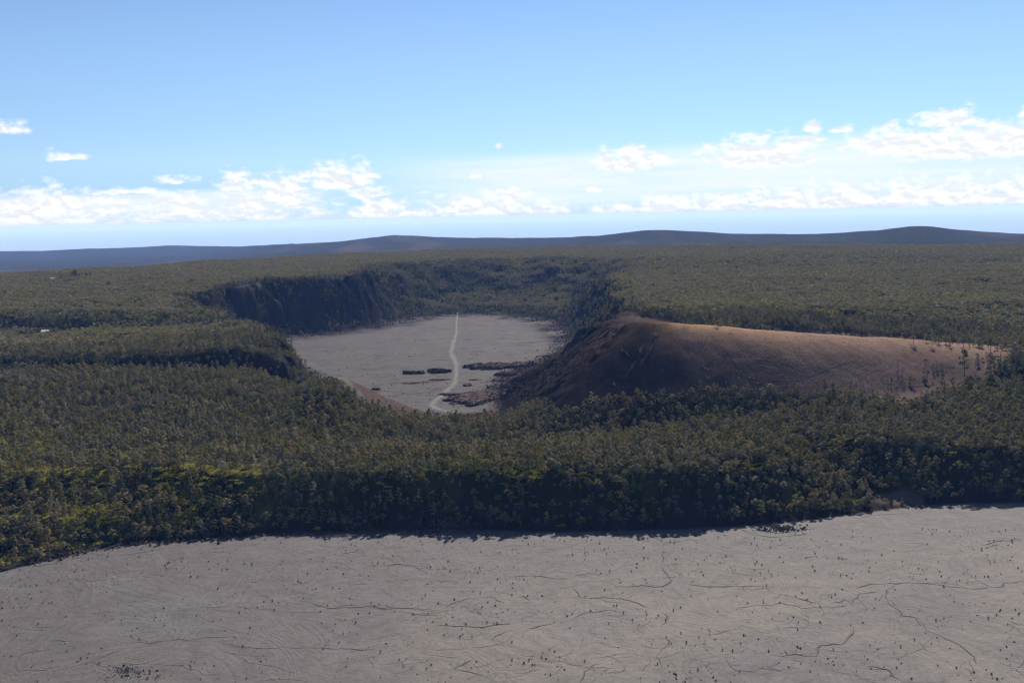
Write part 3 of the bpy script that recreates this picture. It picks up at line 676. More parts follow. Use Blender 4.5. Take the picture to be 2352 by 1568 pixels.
def grow_forest():
    # single trees, near part
    x, y, g = jgrid(4.9, 800, 1800, 1)
    m = forest_mask(x, y); r = np.hypot(x, y)
    gx, gy = slope_at(x, y); st = np.hypot(gx, gy)
    open_ = .80 + .75 * fbm(x / 26, y / 26, 92, 3); fe_ = np.maximum(ss(-x, 150, 330) * ss(1180 - y, 0, 120) * ss(fbm(x / 42, y / 26, 96, 3), .0, .3), fern_brow(x, y)); open_ = open_ * (1 - .75 * fe_)
    keep = g.uniform(size=len(x)) < m * np.clip(open_, .3, 1) * np.where(st > 1.15, .22, np.where(st > .8, .5, 1))
    x, y = x[keep], y[keep]; st = st[keep]
    # farther single trees only on slopes, rims and clearings' edges; elsewhere patches
    P = 38.0
    cx, cy, _ = jgrid(P, 1800, 6400, 2); e = 17
    corners = [(0, 0), (e, e), (-e, e), (e, -e), (-e, -e)]
    fm = np.min([forest_mask(cx + a, cy + b) for a, b in corners], 0)
    hz = [H(cx + a, cy + b) for a, b in corners]; ax = (hz[1] + hz[3] - hz[2] - hz[4]) / (4 * e); ay = (hz[1] + hz[2] - hz[3] - hz[4]) / (4 * e)
    flat = np.max([np.abs(hz[i] - hz[0] - ax * corners[i][0] - ay * corners[i][1]) for i in range(1, 5)], 0)
    for c_, r_ in CLEAR: fm = np.where(np.hypot(cx - c_[0], cy - c_[1]) < r_ + 30, 0, fm)
    ok = (fm > .97) & (flat < 4.0) & (np.hypot(ax, ay) < .4)
    px, py, pz, pax, pay = cx[ok], cy[ok], hz[0][ok], ax[ok], ay[ok]
    # cells not taken by a patch get single trees
    bx, by = cx[~ok], cy[~ok]; sx = []; sy = []
    for i in range(6):
        for j in range(6):
            sx.append(bx + (i - 2.5) * P / 6 + g.uniform(-2.6, 2.6, len(bx))); sy.append(by + (j - 2.5) * P / 6 + g.uniform(-2.6, 2.6, len(bx)))
    sx = np.concatenate(sx); sy = np.concatenate(sy)
    m2 = forest_mask(sx, sy); gx, gy = slope_at(sx, sy); st2 = np.hypot(gx, gy)
    k2 = (g.uniform(size=len(sx)) < m2 * np.where((st2 > .95) & (sx < -150) & (sy < 3080), np.where(fbm(sx / 34, sy / 34, 97, 3) > -.12, .7, .08), 1)) & (np.hypot(sx, sy) > 1795)
    x = np.concatenate([x, sx[k2]]); y = np.concatenate([y, sy[k2]]); st = np.concatenate([st, st2[k2]])
    for c_, r_ in CLEAR:
        k3 = (np.hypot(x - c_[0], y - c_[1]) > r_) & ~((np.abs(x - c_[0]) < r_) & (y < c_[1]) & (y > c_[1] - 60)); x, y, st = x[k3], y[k3], st[k3]
    for L_ in ROADS:
        d, _, _ = seg_dist(x, y, L_[:, :2]); k3 = d > 5; x, y, st = x[k3], y[k3], st[k3]
    z = H(x, y); n = len(x); r = np.hypot(x, y)
    grey = ss(fbm(x / 120, y / 120, 93, 4), -.1, .45); u = g.uniform(size=n)
    kind = g.integers(0, 4, n)
    kind = np.where(g.uniform(size=n) < .22, 4 + g.integers(0, 2, n), kind)
    kind = np.where(u < .05 + .20 * grey, 6 + g.integers(0, 2, n), kind)
    kind = np.where((st > .6) & (g.uniform(size=n) < .45), 8, kind)
    dc, cw, _ = seg_dist(x, y, CP, True, CW)
    kind = np.where((dc < 300) & (y > 1700) & (g.uniform(size=n) < .25), 9, kind)
    s = .50 + .62 * g.uniform(size=n) ** 1.3 * np.where(kind == 9, .5, 1); 
    bare_in = inside(x, y, BARE); s = np.where(bare_in, s * .72, s)
    return (x, y, z, kind, s, r), (px, py, pz, pax, pay)

# ------------------------------------------------------------------ trails and roads
def path_line(uv, n=60):
    L = hits(uv); t = np.linspace(0, len(L) - 1, n); i = np.arange(len(L))
    def cr1(c):
        p = np.interp(t, i, c); k = np.array([.25, .5, .25]); q = np.convolve(np.pad(p, 2, 'edge'), np.array([1, 2, 3, 2, 1]) / 9, 'valid'); q[0] = p[0]; q[-1] = p[-1]; return q
    x, y = cr1(L[:, 0]), cr1(L[:, 1]); return np.stack([x, y, H(x, y)], 1)
def ribbon(name, L, width, m, lift=.25, across=5, seed=0, rough=.25):
    n = len(L); T_ = np.gradient(L[:, :2], axis=0); T_ /= np.linalg.norm(T_, axis=1)[:, None] + 1e-9; N_ = np.stack([T_[:, 1], -T_[:, 0]], 1)
    wdt = np.interp(np.arange(n), np.linspace(0, n - 1, len(width)), width)
    wl = wdt * (1 + rough * fbm(np.arange(n) / 2.3, np.full(n, 1.0), seed, 3)); wr = wdt * (1 + rough * fbm(np.arange(n) / 2.3, np.full(n, 9.0), seed + 5, 3))
    V = []
    for j in range(across):
        f = j / (across - 1) * 2 - 1; o = np.where(f < 0, wl, wr) * f * .5; q = L[:, :2] + N_ * o[:, None]; z = H(q[:, 0], q[:, 1]) + lift * (1 - .6 * f * f); V.append(np.column_stack([q, z]))
    V = np.stack(V, 1).reshape(-1, 3); idx = np.arange(n * across).reshape(n, across); fade = np.tile(np.abs(np.linspace(-1, 1, across)), n).astype(np.float32)
    Q = np.stack([idx[:-1, :-1], idx[:-1, 1:], idx[1:, 1:], idx[1:, :-1]], -1).reshape(-1, 4)
    return mesh_np(name, V, Q, [MAT[m]], smooth=True, attrs={'fade': ('FLOAT', fade)})
trail = path_line([(1051,718),(1048,740),(1049,765),(1040,790),(1036,812),(1048,835),(1049,858),(1044,880),(1022,902),(1000,920),(990,930),(1010,942),(1040,948)], 140)
dev_trail = path_line([(1773,755),(1821,761),(1866,769),(1910,770.5),(1960,770)], 60)
cone_trail = path_line([(1766,877),(1810,875),(1848,872),(1889,854),(1934,836),(1966,827)], 60)
track = path_line([(2085,886),(2130,884),(2180,880),(2230,876),(2300,868),(2352,863)], 60)
ROADS = [dev_trail, track]
tag(link_mesh("crater_path", ribbon("crater_path", trail, [14, 16, 22, 30, 32, 20, 22, 32, 28, 30, 24, 14], 'trail_dust', .3, across=7, seed=3, rough=.5)), kind="structure")
tag(link_mesh("pale_path", ribbon("pale_path", dev_trail, [2.4, 2.4], 'trail_pale', .3, seed=4, rough=.1)), kind="structure")
tag(link_mesh("cone_path", ribbon("cone_path", cone_trail, [1.8, 2.0], 'cinder_track', .25, seed=5, rough=.2)), kind="structure")
tag(link_mesh("track_path", ribbon("track_path", track, [4, 4.5, 4], 'cinder_track', .3, seed=6, rough=.2)), kind="structure")

(fx, fy, fz, fk, fs, fr), patches = grow_forest()
# the trees that show largest stand as objects of their own: the nearest ones in the frame
g0 = np.random.default_rng(5)
fa = np.arctan2(fx, fy); infr = np.abs(fa) < .46
ye_ = np.interp(fx, edge[:, 0], edge[:, 1])
own = np.zeros(len(fx), bool); score = (fr) + 14 * g0.uniform(size=len(fx)) + np.where(infr, 0, 1e6) + 1.6 * np.maximum(0, -(fx + 430)) * 0
sdn, _, _ = seg_dist(fx, fy, edge, False)
order = np.argsort(np.where(infr, sdn * .8 + fr * .10 + 12 * g0.uniform(size=len(fx)), 1e9))[:280]; own[order] = True

ROW = ["beside the lava", "on the lower cliff", "high on the cliff"]
def zone(x, y, sd):
    u = 1176 + 2287 * x / y
    seg = ["at far left", "left of the yellow bush", "behind the yellow bush", "right of the yellow bush", "above the boulders", "right of the boulders", "in mid cliff",
           "left of the cinder spill", "at the cinder spill", "at far right"]
    i = int(np.searchsorted([330, 640, 820, 930, 1150, 1330, 1650, 1900, 2150], u)); j = 0 if sd < 14 else (1 if sd < 32 else 2)
    return seg[i], ROW[j]
DESC = {'ohia': ("green_tree", "round-crowned grey-green tree", "tree"), 'tall': ("slender_tree", "tall narrow green tree", "tree"), 'bare': ("bare_tree", "leafless pale grey tree", "tree"),
        'low': ("low_tree", "low spreading green tree", "tree"), 'dark': ("dark_tree", "dense dark pointed tree", "tree")}
own_mesh = {}
for i, k in enumerate(KINDS):
    (wv, wq), (cv, cq) = tree_shape(100 + i, k)
    own_mesh[i] = (mesh_np("trunk", wv, wq, [MAT['bark']]), mesh_np("crown", cv, cq, [MAT[LEAF[k]]], attrs={'tint': ('FLOAT', np.zeros(len(cv), np.float32))}))
def put_tree(i, x, y, z, s, yaw, label, group):
    nm, _, cat = DESC[KINDS[i]]
    e = bpy.data.objects.new(nm, None); col.objects.link(e); e.location = (x, y, z); e.rotation_euler = (0, 0, yaw); e.scale = (s * 1.25, s * 1.25, s * g0.uniform(.85, 1.2))
    e.empty_display_size = .5; tag(e, label, cat, group)
    for nm2, m in zip(("trunk", "crown"), own_mesh[i]): link_mesh(nm2, m, e)
    return e
for q in np.nonzero(own)[0]:
    zn, row = zone(fx[q], fy[q], sdn[q]); d = DESC[KINDS[fk[q]]][1]; size = "small" if fs[q] < .72 else ("large" if fs[q] > .9 else "middling")
    put_tree(int(fk[q]), fx[q], fy[q], fz[q] - .2, float(fs[q]), g0.uniform(0, 6.28), "%s %s %s, %s" % (size, d, row, zn), "trees on the cliff beside the pale lava floor")
rest = ~own; n = int(rest.sum())
scl = fs[rest][:, None] * np.column_stack([g0.uniform(.95, 1.35, n), g0.uniform(.95, 1.35, n), g0.uniform(.8, 1.3, n)])
rot = np.column_stack([g0.normal(size=n) * .05, g0.normal(size=n) * .05, g0.uniform(0, 6.28, n)])
scatter("forest", np.column_stack([fx, fy, fz - .3])[rest], fk[rest], rot, scl, TREES, "olive and grey forest covering the ledge and crater walls")
px, py, pz, pax, pay = patches; n = len(px)
PATCH = [patch_mesh("crowns form %d" % i, 300 + i) for i in range(5)]
yaw = g0.integers(0, 4, n) * (math.pi / 2) + g0.normal(size=n) * .12
R3 = []
for a, b, t in zip(pax, pay, yaw):
    nrm = Vector((-a, -b, 1)).normalized(); R3.append((Vector((0, 0, 1)).rotation_difference(nrm).to_matrix() @ Matrix.Rotation(t, 3, 'Z')).to_euler())
scatter("far_forest", np.column_stack([px, py, pz - .5]), g0.integers(0, 5, n), np.array([tuple(e) for e in R3]), np.repeat(g0.uniform(.95, 1.08, n)[:, None], 3, 1), PATCH, "distant close forest stretching to the skyline")
print("TREES", len(fx), "PATCHES", n)

# ferns: bright yellow-green thickets on the terraces and the cliff's brow
x, y, g = jgrid(4.2, 800, 1350, 9)
de, ew_, _ = seg_dist(x, y, edge, False, edge_w); ye = np.interp(x, edge[:, 0], edge[:, 1]); q = np.where(y > ye, de, -de) / ew_
brow = fern_brow(x, y)
left = ss(-x, 150, 330) * (q > .12) * ss(1180 - y, 0, 120) * ss(fbm(x / 42, y / 26, 96, 3), .0, .3)
cl = (q > .1) * (q < .8) * ss(fbm(x / 20, y / 20, 97, 3), .28, .5)
k = (g.uniform(size=len(x)) < np.clip(.40 * brow + .85 * left + .4 * cl, 0, 1) * ss(de, 3, 8)) & (q > 0) & (forest_mask(x, y) > .3)
x, y = x[k], y[k]; n = len(x)
scatter("ferns", np.column_stack([x, y, H(x, y) - .2]), g.integers(0, 2, n), np.column_stack([np.zeros((n, 2)), g.uniform(0, 6.28, n)]), np.repeat(g.uniform(.8, 1.6, n)[:, None], 3, 1),
        [fern_mesh("fern form %d" % i, 40 + i) for i in range(2)], "bright yellow-green fern thickets between the trees")
print("FERNS", n)

# ------------------------------------------------------------------ rocks
def rock_mesh(name, seed, m='lava_rock', sub=2):
    import bmesh
    bm = bmesh.new(); bmesh.ops.create_icosphere(bm, subdivisions=sub, radius=1.0); g = np.random.default_rng(seed); sc_ = g.uniform(.7, 1.15, 3); sc_[2] *= .8
    pl = [(Vector(g.normal(size=3)).normalized(), g.uniform(.55, .85)) for _ in range(9)]
    for v in bm.verts:
        for nrm, d in pl:
            t = v.co.dot(nrm)
            if t > d: v.co -= nrm * (t - d)
        v.co = Vector((v.co.x * sc_[0], v.co.y * sc_[1], v.co.z * sc_[2]))
    me = bpy.data.meshes.new(name); bm.to_mesh(me); bm.free(); me.materials.append(MAT[m]); return me
ROCKS = [rock_mesh("boulder form %d" % i, 60 + i) for i in range(5)] + [rock_mesh("slab form %d" % i, 70 + i, 'lava_slab') for i in range(2)]
def rand_rot(g, n): return g.uniform(0, 6.28, (n, 3))
RX, RY, RS = [], [], []
def rocks(n, u0, v0, su, sv, s0, s1, seed, z=FLOOR_Z):
    g = np.random.default_rng(seed)
    for i in range(n):
        u = u0 + g.normal() * su; v = v0 + g.normal() * sv; p = at(u, v, z)
        if v < 300: continue
        RX.append(p[0]); RY.append(p[1]); RS.append(s0 * (s1 / s0) ** (g.uniform() ** 2.2))
g = np.random.default_rng(33)
ex = np.linspace(edge[2, 0] - 20, edge[20, 0] + 20, 900)
for xx in ex:                                    # a broken line of blocks along the foot of the cliff
    if g.uniform() < .75:
        yy = np.interp(xx, edge[:, 0], edge[:, 1]) + g.normal() * 2.6 - 1.0; RX.append(xx + g.normal()); RY.append(yy); RS.append(.4 * 5 ** (g.uniform() ** 2))
rocks(420, 1035, 1212, 32, 5.5, .5, 1.9, 1); rocks(260, 820, 1212, 26, 4, .4, 1.5, 2); rocks(200, 135, 1272, 30, 6, .5, 2.0, 3)
rocks(300, 1795, 1213, 26, 4.5, .35, 1.6, 4); rocks(110, 2120, 1164, 35, 2.5, .3, 1.1, 5); rocks(70, 1410, 1224, 18, 3, .3, .9, 6)
rocks(220, 295, 1543, 26, 7, .25, 1.1, 7); rocks(120, 300, 1560, 60, 10, .2, .7, 8)
for u_, v_, s_, dn in ((500, 1246, 3, 2), (345, 1254, 1.6, 1), (975, 1226, 16, 14), (1040, 1224, 10, 12), (740, 1226, 8, 4), (640, 1228, 9, 5), (430, 1243, 20, 12), (1000, 1190, 30, 60), (860, 1200, 22, 40)): rocks(dn, u_, v_, s_, 1.5 if v_ > 1210 else 9, 1.0, 2.1, int(u_))
RX = np.array(RX); RY = np.array(RY); RS = np.array(RS)
k = in_frame(RX, RY, -.01); RX, RY, RS = RX[k], RY[k], RS[k]
RZ = H(RX, RY); o_ = np.argsort(-RS / np.hypot(RX, RY)); big = o_[:230]; small = o_[230:]
def near_what(x, y):
    u = 1176 + 2287 * x / y; p_ = [(135, "in the left rock pile"), (295, "in the broken pit at lower left"), (430, "beside the left trees"), (640, "left of the yellow bush"), (820, "right of the yellow bush"), (1035, "in the grey boulder fall"), (1410, "below the dark middle cliff"),
         (1795, "on the buckled lava at the right cliff foot"), (2110, "below the brown cinder spill"), (2300, "at the far right cliff foot")]
    w_ = min(p_, key=lambda t: abs(t[0] - u))[1]
    if y < 760 and 200 < u < 400: w_ = "in the broken pit at lower left"
    return w_
for q_ in big:
    o = link_mesh("boulder", ROCKS[int(g.integers(0, 5))]); o.location = (RX[q_], RY[q_], RZ[q_] + RS[q_] * .35); o.scale = (RS[q_],) * 3; o.rotation_euler = tuple(g.uniform(0, 6.28, 3))
    tag(o, "%s dark lava boulder %s" % ("big" if RS[q_] > 1.45 else ("mid-sized" if RS[q_] > .95 else "small"), near_what(RX[q_], RY[q_])), "boulder", "boulders along the edge of the pale lava floor")
n = len(small); scatter("rubble", np.column_stack([RX, RY, RZ + RS * .25])[small], g.integers(0, 7, n), rand_rot(g, n), np.repeat(RS[small][:, None], 3, 1), ROCKS, "small dark lava rubble at the foot of the cliff")

# rock rubble on the inner crater's rim, the cone's broken flank and the crater floor
x = []; y = []; s_ = []
tt = g.uniform(0, 1, 5200) * len(CP)
for t in tt:
    i = int(t) % len(CP); f = t - int(t); p = CP[i] * (1 - f) + CP[(i + 1) % len(CP)] * f; o = g.normal(size=2) * 16; x.append(p[0] + o[0]); y.append(p[1] + o[1]); s_.append(.7 * 4.5 ** (g.uniform() ** 3))
for i in range(2600):
    x.append(g.uniform(-30, 200)); y.append(g.uniform(1380, 1950)); s_.append(.5 * 4 ** (g.uniform() ** 3))
x = np.array(x); y = np.array(y); s_ = np.array(s_); dc, _, _ = seg_dist(x, y, CP, True); ins = inside(x, y, CP)
k = (ins | (dc < 190)) & ~((ins) & (dc > 60)) & ~(inside(x, y, RED) & (g.uniform(size=len(x)) < .85)); x, y, s_ = x[k], y[k], s_[k]; n = len(x)
scatter("scree", np.column_stack([x, y, H(x, y) + s_ * .2]), g.integers(0, 5, n), rand_rot(g, n), np.repeat(s_[:, None], 3, 1), ROCKS[:5], "dark broken rock round the edge of the inner crater floor")

def mound(u, v, hw, hd, h, seed, label, m='scorched_rock', name="lava_mound"):
    c = at(u, v, 0); g = np.random.default_rng(seed); nx, ny = 120, 60
    X, Y = np.meshgrid(np.linspace(-1.15, 1.15, nx), np.linspace(-1.2, 1.2, ny)); x_ = X * hw; y_ = Y * hd
    rad = np.sqrt(X ** 2 + Y ** 2) + .50 * fbm(x_ / 16 + seed, y_ / 12, seed, 4)
    body = ss(1.0 - rad, 0, .22) * (1 - .35 * ss(Y, -.4, .9)) * (.75 + .35 * fbm(x_ / 22, y_ / 14, seed + 3, 3))
    rg = (1 - np.abs(fbm(x_ / 7, y_ / 4.5, seed + 9, 4)) * 2.2) * ss(1.0 - rad, 0, .15)
    h = h * 1.3; Z = body * h * (.8 + .5 * fbm(x_ / 9, y_ / 9, seed + 5, 3)) + rg * h * .22 - .8 * (rad > 1.0)
    wx = x_ + c[0]; wy = y_ + c[1]; Z = Z + H(wx.ravel(), wy.ravel()).reshape(wx.shape) * 1.0
    V = np.column_stack([x_.ravel(), y_.ravel(), Z.ravel()]); idx = np.arange(nx * ny).reshape(ny, nx)
    Q = np.stack([idx[:-1, :-1], idx[:-1, 1:], idx[1:, 1:], idx[1:, :-1]], -1).reshape(-1, 4)
    keep = (rad.ravel()[Q] < 1.12).all(1)
    me = mesh_np(name, V, Q[keep], [MAT[m]]); o = link_mesh(name, me); o.location = (c[0], c[1], 0)
    return tag(o, label, "rock mound", "rock mounds on the inner crater floor")
mound(1144, 841, 68, 36, 6.5, 1, "largest dark rock raft, right of the pale trail on the crater floor")
mound(956, 855, 23, 15, 5.5, 2, "left half of the long dark rock raft left of the trail")
mound(1008, 852, 25, 16, 6.5, 3, "right half of the long dark rock raft touching the trail's left side")
mound(1012, 871, 22, 12, 2.2, 4, "low dark rock hump just below the long left rock raft")
mound(1090, 871, 11, 9, 1.8, 5, "tiny low rock hump just right of the trail below the largest raft")
mound(1166, 862, 24, 13, 5.5, 6, "reddish rock block between the largest raft and the dark cone flank")
mound(950, 877, 30, 9, 1.6, 7, "thin low streak of rock near the left shore of the crater floor")
mound(1093, 914, 54, 58, 5.0, 8, "broad wrinkled red-brown lava hill at the foot of the cone")
mound(1040, 903, 30, 10, 2.6, 9, "ragged dark rock tongue beside the lower bend of the trail")
mound(1075, 884, 8, 14, 3.0, 10, "narrow dark rock spine above the wrinkled red-brown hill")
mound(866, 892, 9, 6, 3.5, 11, "small black rock knob on the red cinder at the lower left shore")

# cracks: tilted lava lips; flat dark rock strip in front paints the crack's shade
def C1(L): return [((700 + a / 5.88) / 1.0884, (1300 + b / 5.88) / 1.0884) for a, b in L]
def C2(L): return [((1280 + a / 1.8375) / 1.0884, (1280 + b / 1.8375) / 1.0884) for a, b in L]
def C3(L): return [((a / 1.8375) / 1.0884, (1300 + b / 1.8375) / 1.0884) for a, b in L]
c2 = [[(0,295),(130,292),(280,310)],[(300,300),(345,278),(410,293)],[(410,310),(490,340),(600,335),(690,345),(740,310)],[(690,250),(720,310)],[(740,265),(790,305)],[(780,325),(900,340),(1160,340),(1200,370),(1300,395),(1415,420)],[(1470,425),(1520,400),(1555,415)],[(1560,425),(1600,375),(1700,370)],
 [(1590,352),(1640,330),(1790,325),(1900,325),(2000,340),(2130,355),(2260,345),(2265,325),(2350,318)],[(1770,330),(1720,360),(1710,395),(1780,470),(1850,480),(1900,540),(1990,575),(2050,610),(2110,660),(2150,710)],[(1575,535),(1545,575),(1520,605),(1420,610),(1390,650),(1230,660)],[(1030,437),(1110,430),(1230,420),(1330,440),(1460,440),(1550,430)],
 [(700,455),(710,490),(690,530)],[(725,570),(720,610),(690,635),(670,665),(690,715)],[(280,350),(320,395),(430,390),(540,400),(660,455)],[(0,395),(60,385),(85,410)],[(280,490),(340,465),(480,450)],[(50,540),(120,535),(200,500)],[(920,565),(970,545),(1030,535)],[(980,680),(1030,720),(1130,745),(1190,735)],
 [(2160,150),(2230,132),(2350,125)],[(2180,160),(2240,145)],[(1340,215),(1400,198)],[(300,785),(340,730),(400,690)],[(2270,735),(2330,780)],[(1630,700),(1720,720),(1800,780)],[(690,170),(690,220),(680,235)],[(2190,210),(2205,255)],[(440,60),(520,90),(600,118)],[(1020,65),(1110,100),(1200,112),(1380,100)],[(1600,20),(1720,8),(1790,5)],[(1100,80),(1230,95),(1400,70)]]
c1 = [[(1550,750),(1600,680),(1720,640),(1830,650),(1900,685),(2030,710),(2110,685),(2230,715)],[(860,370),(920,405),(1020,412)],[(890,480),(1000,492),(1080,480),(1200,430)],[(1030,905),(1100,940)],[(690,1278),(830,1290),(1040,1240),(1130,1260)],[(1010,1285),(1200,1280),(1390,1248),(1480,1300),(1660,1295),(1940,1285),(2010,1320),(2210,1345),(2350,1330)],
 [(750,1390),(850,1340)],[(820,1420),(920,1500)],[(950,1470),(1120,1430),(1300,1405),(1450,1385),(1560,1345)],[(1840,1350),(2000,1385),(2340,1400)],[(1500,840),(1600,890),(1700,915)],[(1480,600),(1490,545),(1600,560),(1690,585)],[(270,1190),(410,1180)],[(430,1210),(480,1240),(600,1238),(720,1218)]]
c3 = [[(110,610),(230,595)],[(590,562),(700,560),(820,550),(860,560),(960,545),(1050,538)],[(1120,580),(1200,592),(1260,590),(1300,575),(1370,590),(1480,588),(1560,592),(1730,595)],[(150,495),(230,492)],[(540,660),(700,665),(850,665),(900,690),(940,715),(1010,710)],[(370,660),(430,640),(540,600),(570,590)],[(80,680),(200,685),(240,670)],
 [(1420,375),(1450,390),(1550,402),(1640,395),(1760,402),(1880,400),(2010,418)],[(2020,410),(2060,390),(2150,355),(2250,352),(2310,380)],[(2000,485),(2120,485),(2210,490),(2350,475)],[(1690,620),(1715,680)],[(1600,290),(1700,300)],[(1780,215),(1830,200),(1900,210),(1970,240)],[(1100,625),(1150,660),(1280,680),(1340,700)],[(2110,640),(2100,680),(2160,700),(2230,720),(2270,745)],
 [(2060,690),(2130,660),(2200,640)],[(2240,560),(2300,530),(2350,505)],[(230,550),(340,548)],[(0,250),(120,215),(300,190)],[(520,165),(640,150),(760,132)]]
LINES = [(C2(l), .5) for l in c2] + [(C1(l), .5) for l in c1] + [(C3(l), .5) for l in c3]
CR = [(np.array([at(u, v, FLOOR_Z)[:2] for u, v in l]), w_) for l, w_ in LINES]
g = np.random.default_rng(77)
for i in range(330):                               # short curved joints following the flow of the lava skin
    u = g.uniform(-20, 2370); v = 1225 + 360 * g.uniform() ** 1.0; p = at(u, v, FLOOR_Z)[:2]
    if p[1] > np.interp(p[0], edge[:, 0], edge[:, 1]) - 5: continue
    th = 3.1 * fbm(np.array([p[0] / 130]), np.array([p[1] / 130]), 99, 2)[0] + g.normal() * .25; L = [p]; st_ = g.uniform(1.5, 4.5)
    for j in range(int(g.integers(4, 10))):
        th += g.normal() * .22 + .07; L.append(L[-1] + np.array([math.cos(th), math.sin(th) * .9]) * st_)
    CR.append((np.array(L), g.uniform(.08, .22)))
for i in range(70):                               # and on the inner crater floor
    u = g.uniform(700, 1300); v = 735 + 190 * g.uniform() ** 1.2; p = at(u, v, 0)[:2]
    if not inside(p[0:1], p[1:2], CP)[0]: continue
    th = g.normal() * .35; L = [p]
    for j in range(int(g.integers(4, 9))): th += g.normal() * .25; L.append(L[-1] + np.array([math.cos(th), math.sin(th)]) * g.uniform(4, 11))
    CR.append((np.array(L), g.uniform(.4, .9)))
FL = [[(1511,752),(1509,768),(1513,776),(1503,792),(1497,808),(1485,820),(1478,832),(1466,846)],[(1478,790),(1476,812),(1466,828),(1452,845),(1440,860),(1425,873)],[(1425,800),(1440,812),(1452,822)],[(1400,760),(1412,772)],[(1520,755),(1508,765)],[(1370,764),(1390,756),(1409,758)],[(1385,745),(1402,738),(1425,741)],[(1349,790),(1375,778),(1400,771)]]
NF = len(CR)
for l in FL: CR.append((hits(l)[:, :2], 1.8))
VV, QQ, MM = [], [], []; nv = 0; sh = np.array([math.sin(SUN_AZ), math.cos(SUN_AZ)])
for ci_, (L, w_) in enumerate(CR):
    P = [L[0]]
    for a, b in zip(L[:-1], L[1:]):
        n = max(2, int(np.hypot(*(b - a)) / 2.2))
        for j in range(1, n + 1): P.append(a + (b - a) * j / n)
    P = np.array(P); n = len(P); j = np.arange(n); sd_ = int(g.integers(0, 9999)); am = 3.8 if w_ > .45 else .6
    P = P + np.stack([fbm(j / 5.0, j * 0 + .5, sd_, 4), fbm(j / 5.0, j * 0 + 5.5, sd_ + 3, 4)], 1) * am
    T_ = np.gradient(P, axis=0); T_ /= np.linalg.norm(T_, axis=1)[:, None] + 1e-9; N_ = np.stack([-T_[:, 1], T_[:, 0]], 1)
    if (N_ @ sh).mean() < 0: N_ = -N_                # towards the sun: the gentle back of the lip
    tp = np.minimum(1, np.minimum(j, n - 1 - j) / 3.0); var = np.clip(.75 + .9 * fbm(j / 5.0, j * 0 + 2.2, sd_ + 7, 2), .15, 1.6)
    k_ = w_ * tp * var; base = H(P[:, 0], P[:, 1])
    rows = [(-1.0 * k_ - .05, base + .05), (-.20 * k_, base + .04), (-.02 * k_, base + .36 * k_ + .05), (.55 * k_, base + .26 * k_ + .04), (2.8 * k_ + .1, base - .06)]
    for o_, z_ in rows: VV.append(np.column_stack([P + N_ * o_[:, None], z_]))
    m_ = len(rows)
    for r_ in range(m_ - 1):
        a = nv + r_ * n + np.arange(n - 1); QQ.append(np.stack([a, a + 1, a + n + 1, a + n], 1)); MM.append(np.full(n - 1, 0 if (r_ < 2 or ci_ >= NF) else 1))
    nv += m_ * n
me = mesh_np("lava_cracks", np.concatenate(VV), np.concatenate(QQ), [MAT['lava_rock'], MAT['lava_slab']], midx=np.concatenate(MM))
tag(link_mesh("lava_cracks", me), kind="structure")

# ------------------------------------------------------------------ small plants on the lava
SHR = [shrub_mesh("shrub form %d" % i, 80 + i, 'shrub_leaf', h) for i, h in enumerate((.6, .85, .5, 1.25))]
x, y, s_ = [], [], []
while len(x) < 2500:
    u = g.uniform(-10, 2362); v = 1215 + 353 * g.uniform() ** 1.25; p = at(u, v, FLOOR_Z); ye = float(np.interp(p[0], edge[:, 0], edge[:, 1]))
    if p[1] > ye - 2: continue
    dn = .25 + .6 * (1 if v < 1330 else .65 if v < 1430 else .45) + (.2 if u < 1500 else 0) - .12 + 1.3 * fbm(np.array([p[0] / 32]), np.array([p[1] / 32]), 98, 3)[0]
    if g.uniform() > dn: continue
    x.append(p[0]); y.append(p[1]); s_.append(.42 * 3.8 ** (g.uniform() ** 1.8))
x, y, s_ = map(np.array, (x, y, s_)); z = H(x, y); o_ = np.argsort(-s_ / np.hypot(x, y)); kk = g.integers(0, 4, len(x))
def where_floor(x, y):
    u = 1176 + 2287 * x / y; c_ = ["at the left edge", "in the left part", "left of the middle", "right of the middle", "in the right part", "at the right edge"][int(min(5, max(0, u // 392)))]
    return c_, ("near the cliff" if y > 850 else ("on the middle" if y > 740 else "on the lower part"))
for q_ in o_[:280]:
    o = link_mesh("lava_shrub", SHR[kk[q_]]); o.location = (x[q_], y[q_], z[q_]); o.scale = (s_[q_],) * 3; o.rotation_euler = (0, 0, g.uniform(0, 6.28))
    a, b = where_floor(x[q_], y[q_]); tag(o, "%s green shrub %s of the lava floor, %s" % ("larger" if s_[q_] > 1.0 else "little", b, a), "shrub", "shrubs dotted over the pale lava floor")
q_ = o_[280:]; n = len(q_); P1 = np.column_stack([x, y, z])[q_]; K1 = kk[q_]; S1 = s_[q_]
ux = []
while len(ux) < 330:
    u = g.uniform(690, 1310); v = 730 + 220 * g.uniform() ** .6; p = at(u, v, 0)
    if inside(p[0:1], p[1:2], CP)[0]: ux.append(p[:2])
ux = np.array(ux); P2 = np.column_stack([ux, H(ux[:, 0], ux[:, 1])]); P3 = np.concatenate([P1, P2]); n = len(P3)
scatter("small_shrubs", P3, np.concatenate([K1, g.integers(0, 4, len(P2))]), np.column_stack([np.zeros((n, 2)), g.uniform(0, 6.28, n)]), np.repeat(np.concatenate([S1, g.uniform(.8, 2.4, len(P2))])[:, None], 3, 1), SHR, "tiny green shrubs sprinkled over the lava floors")
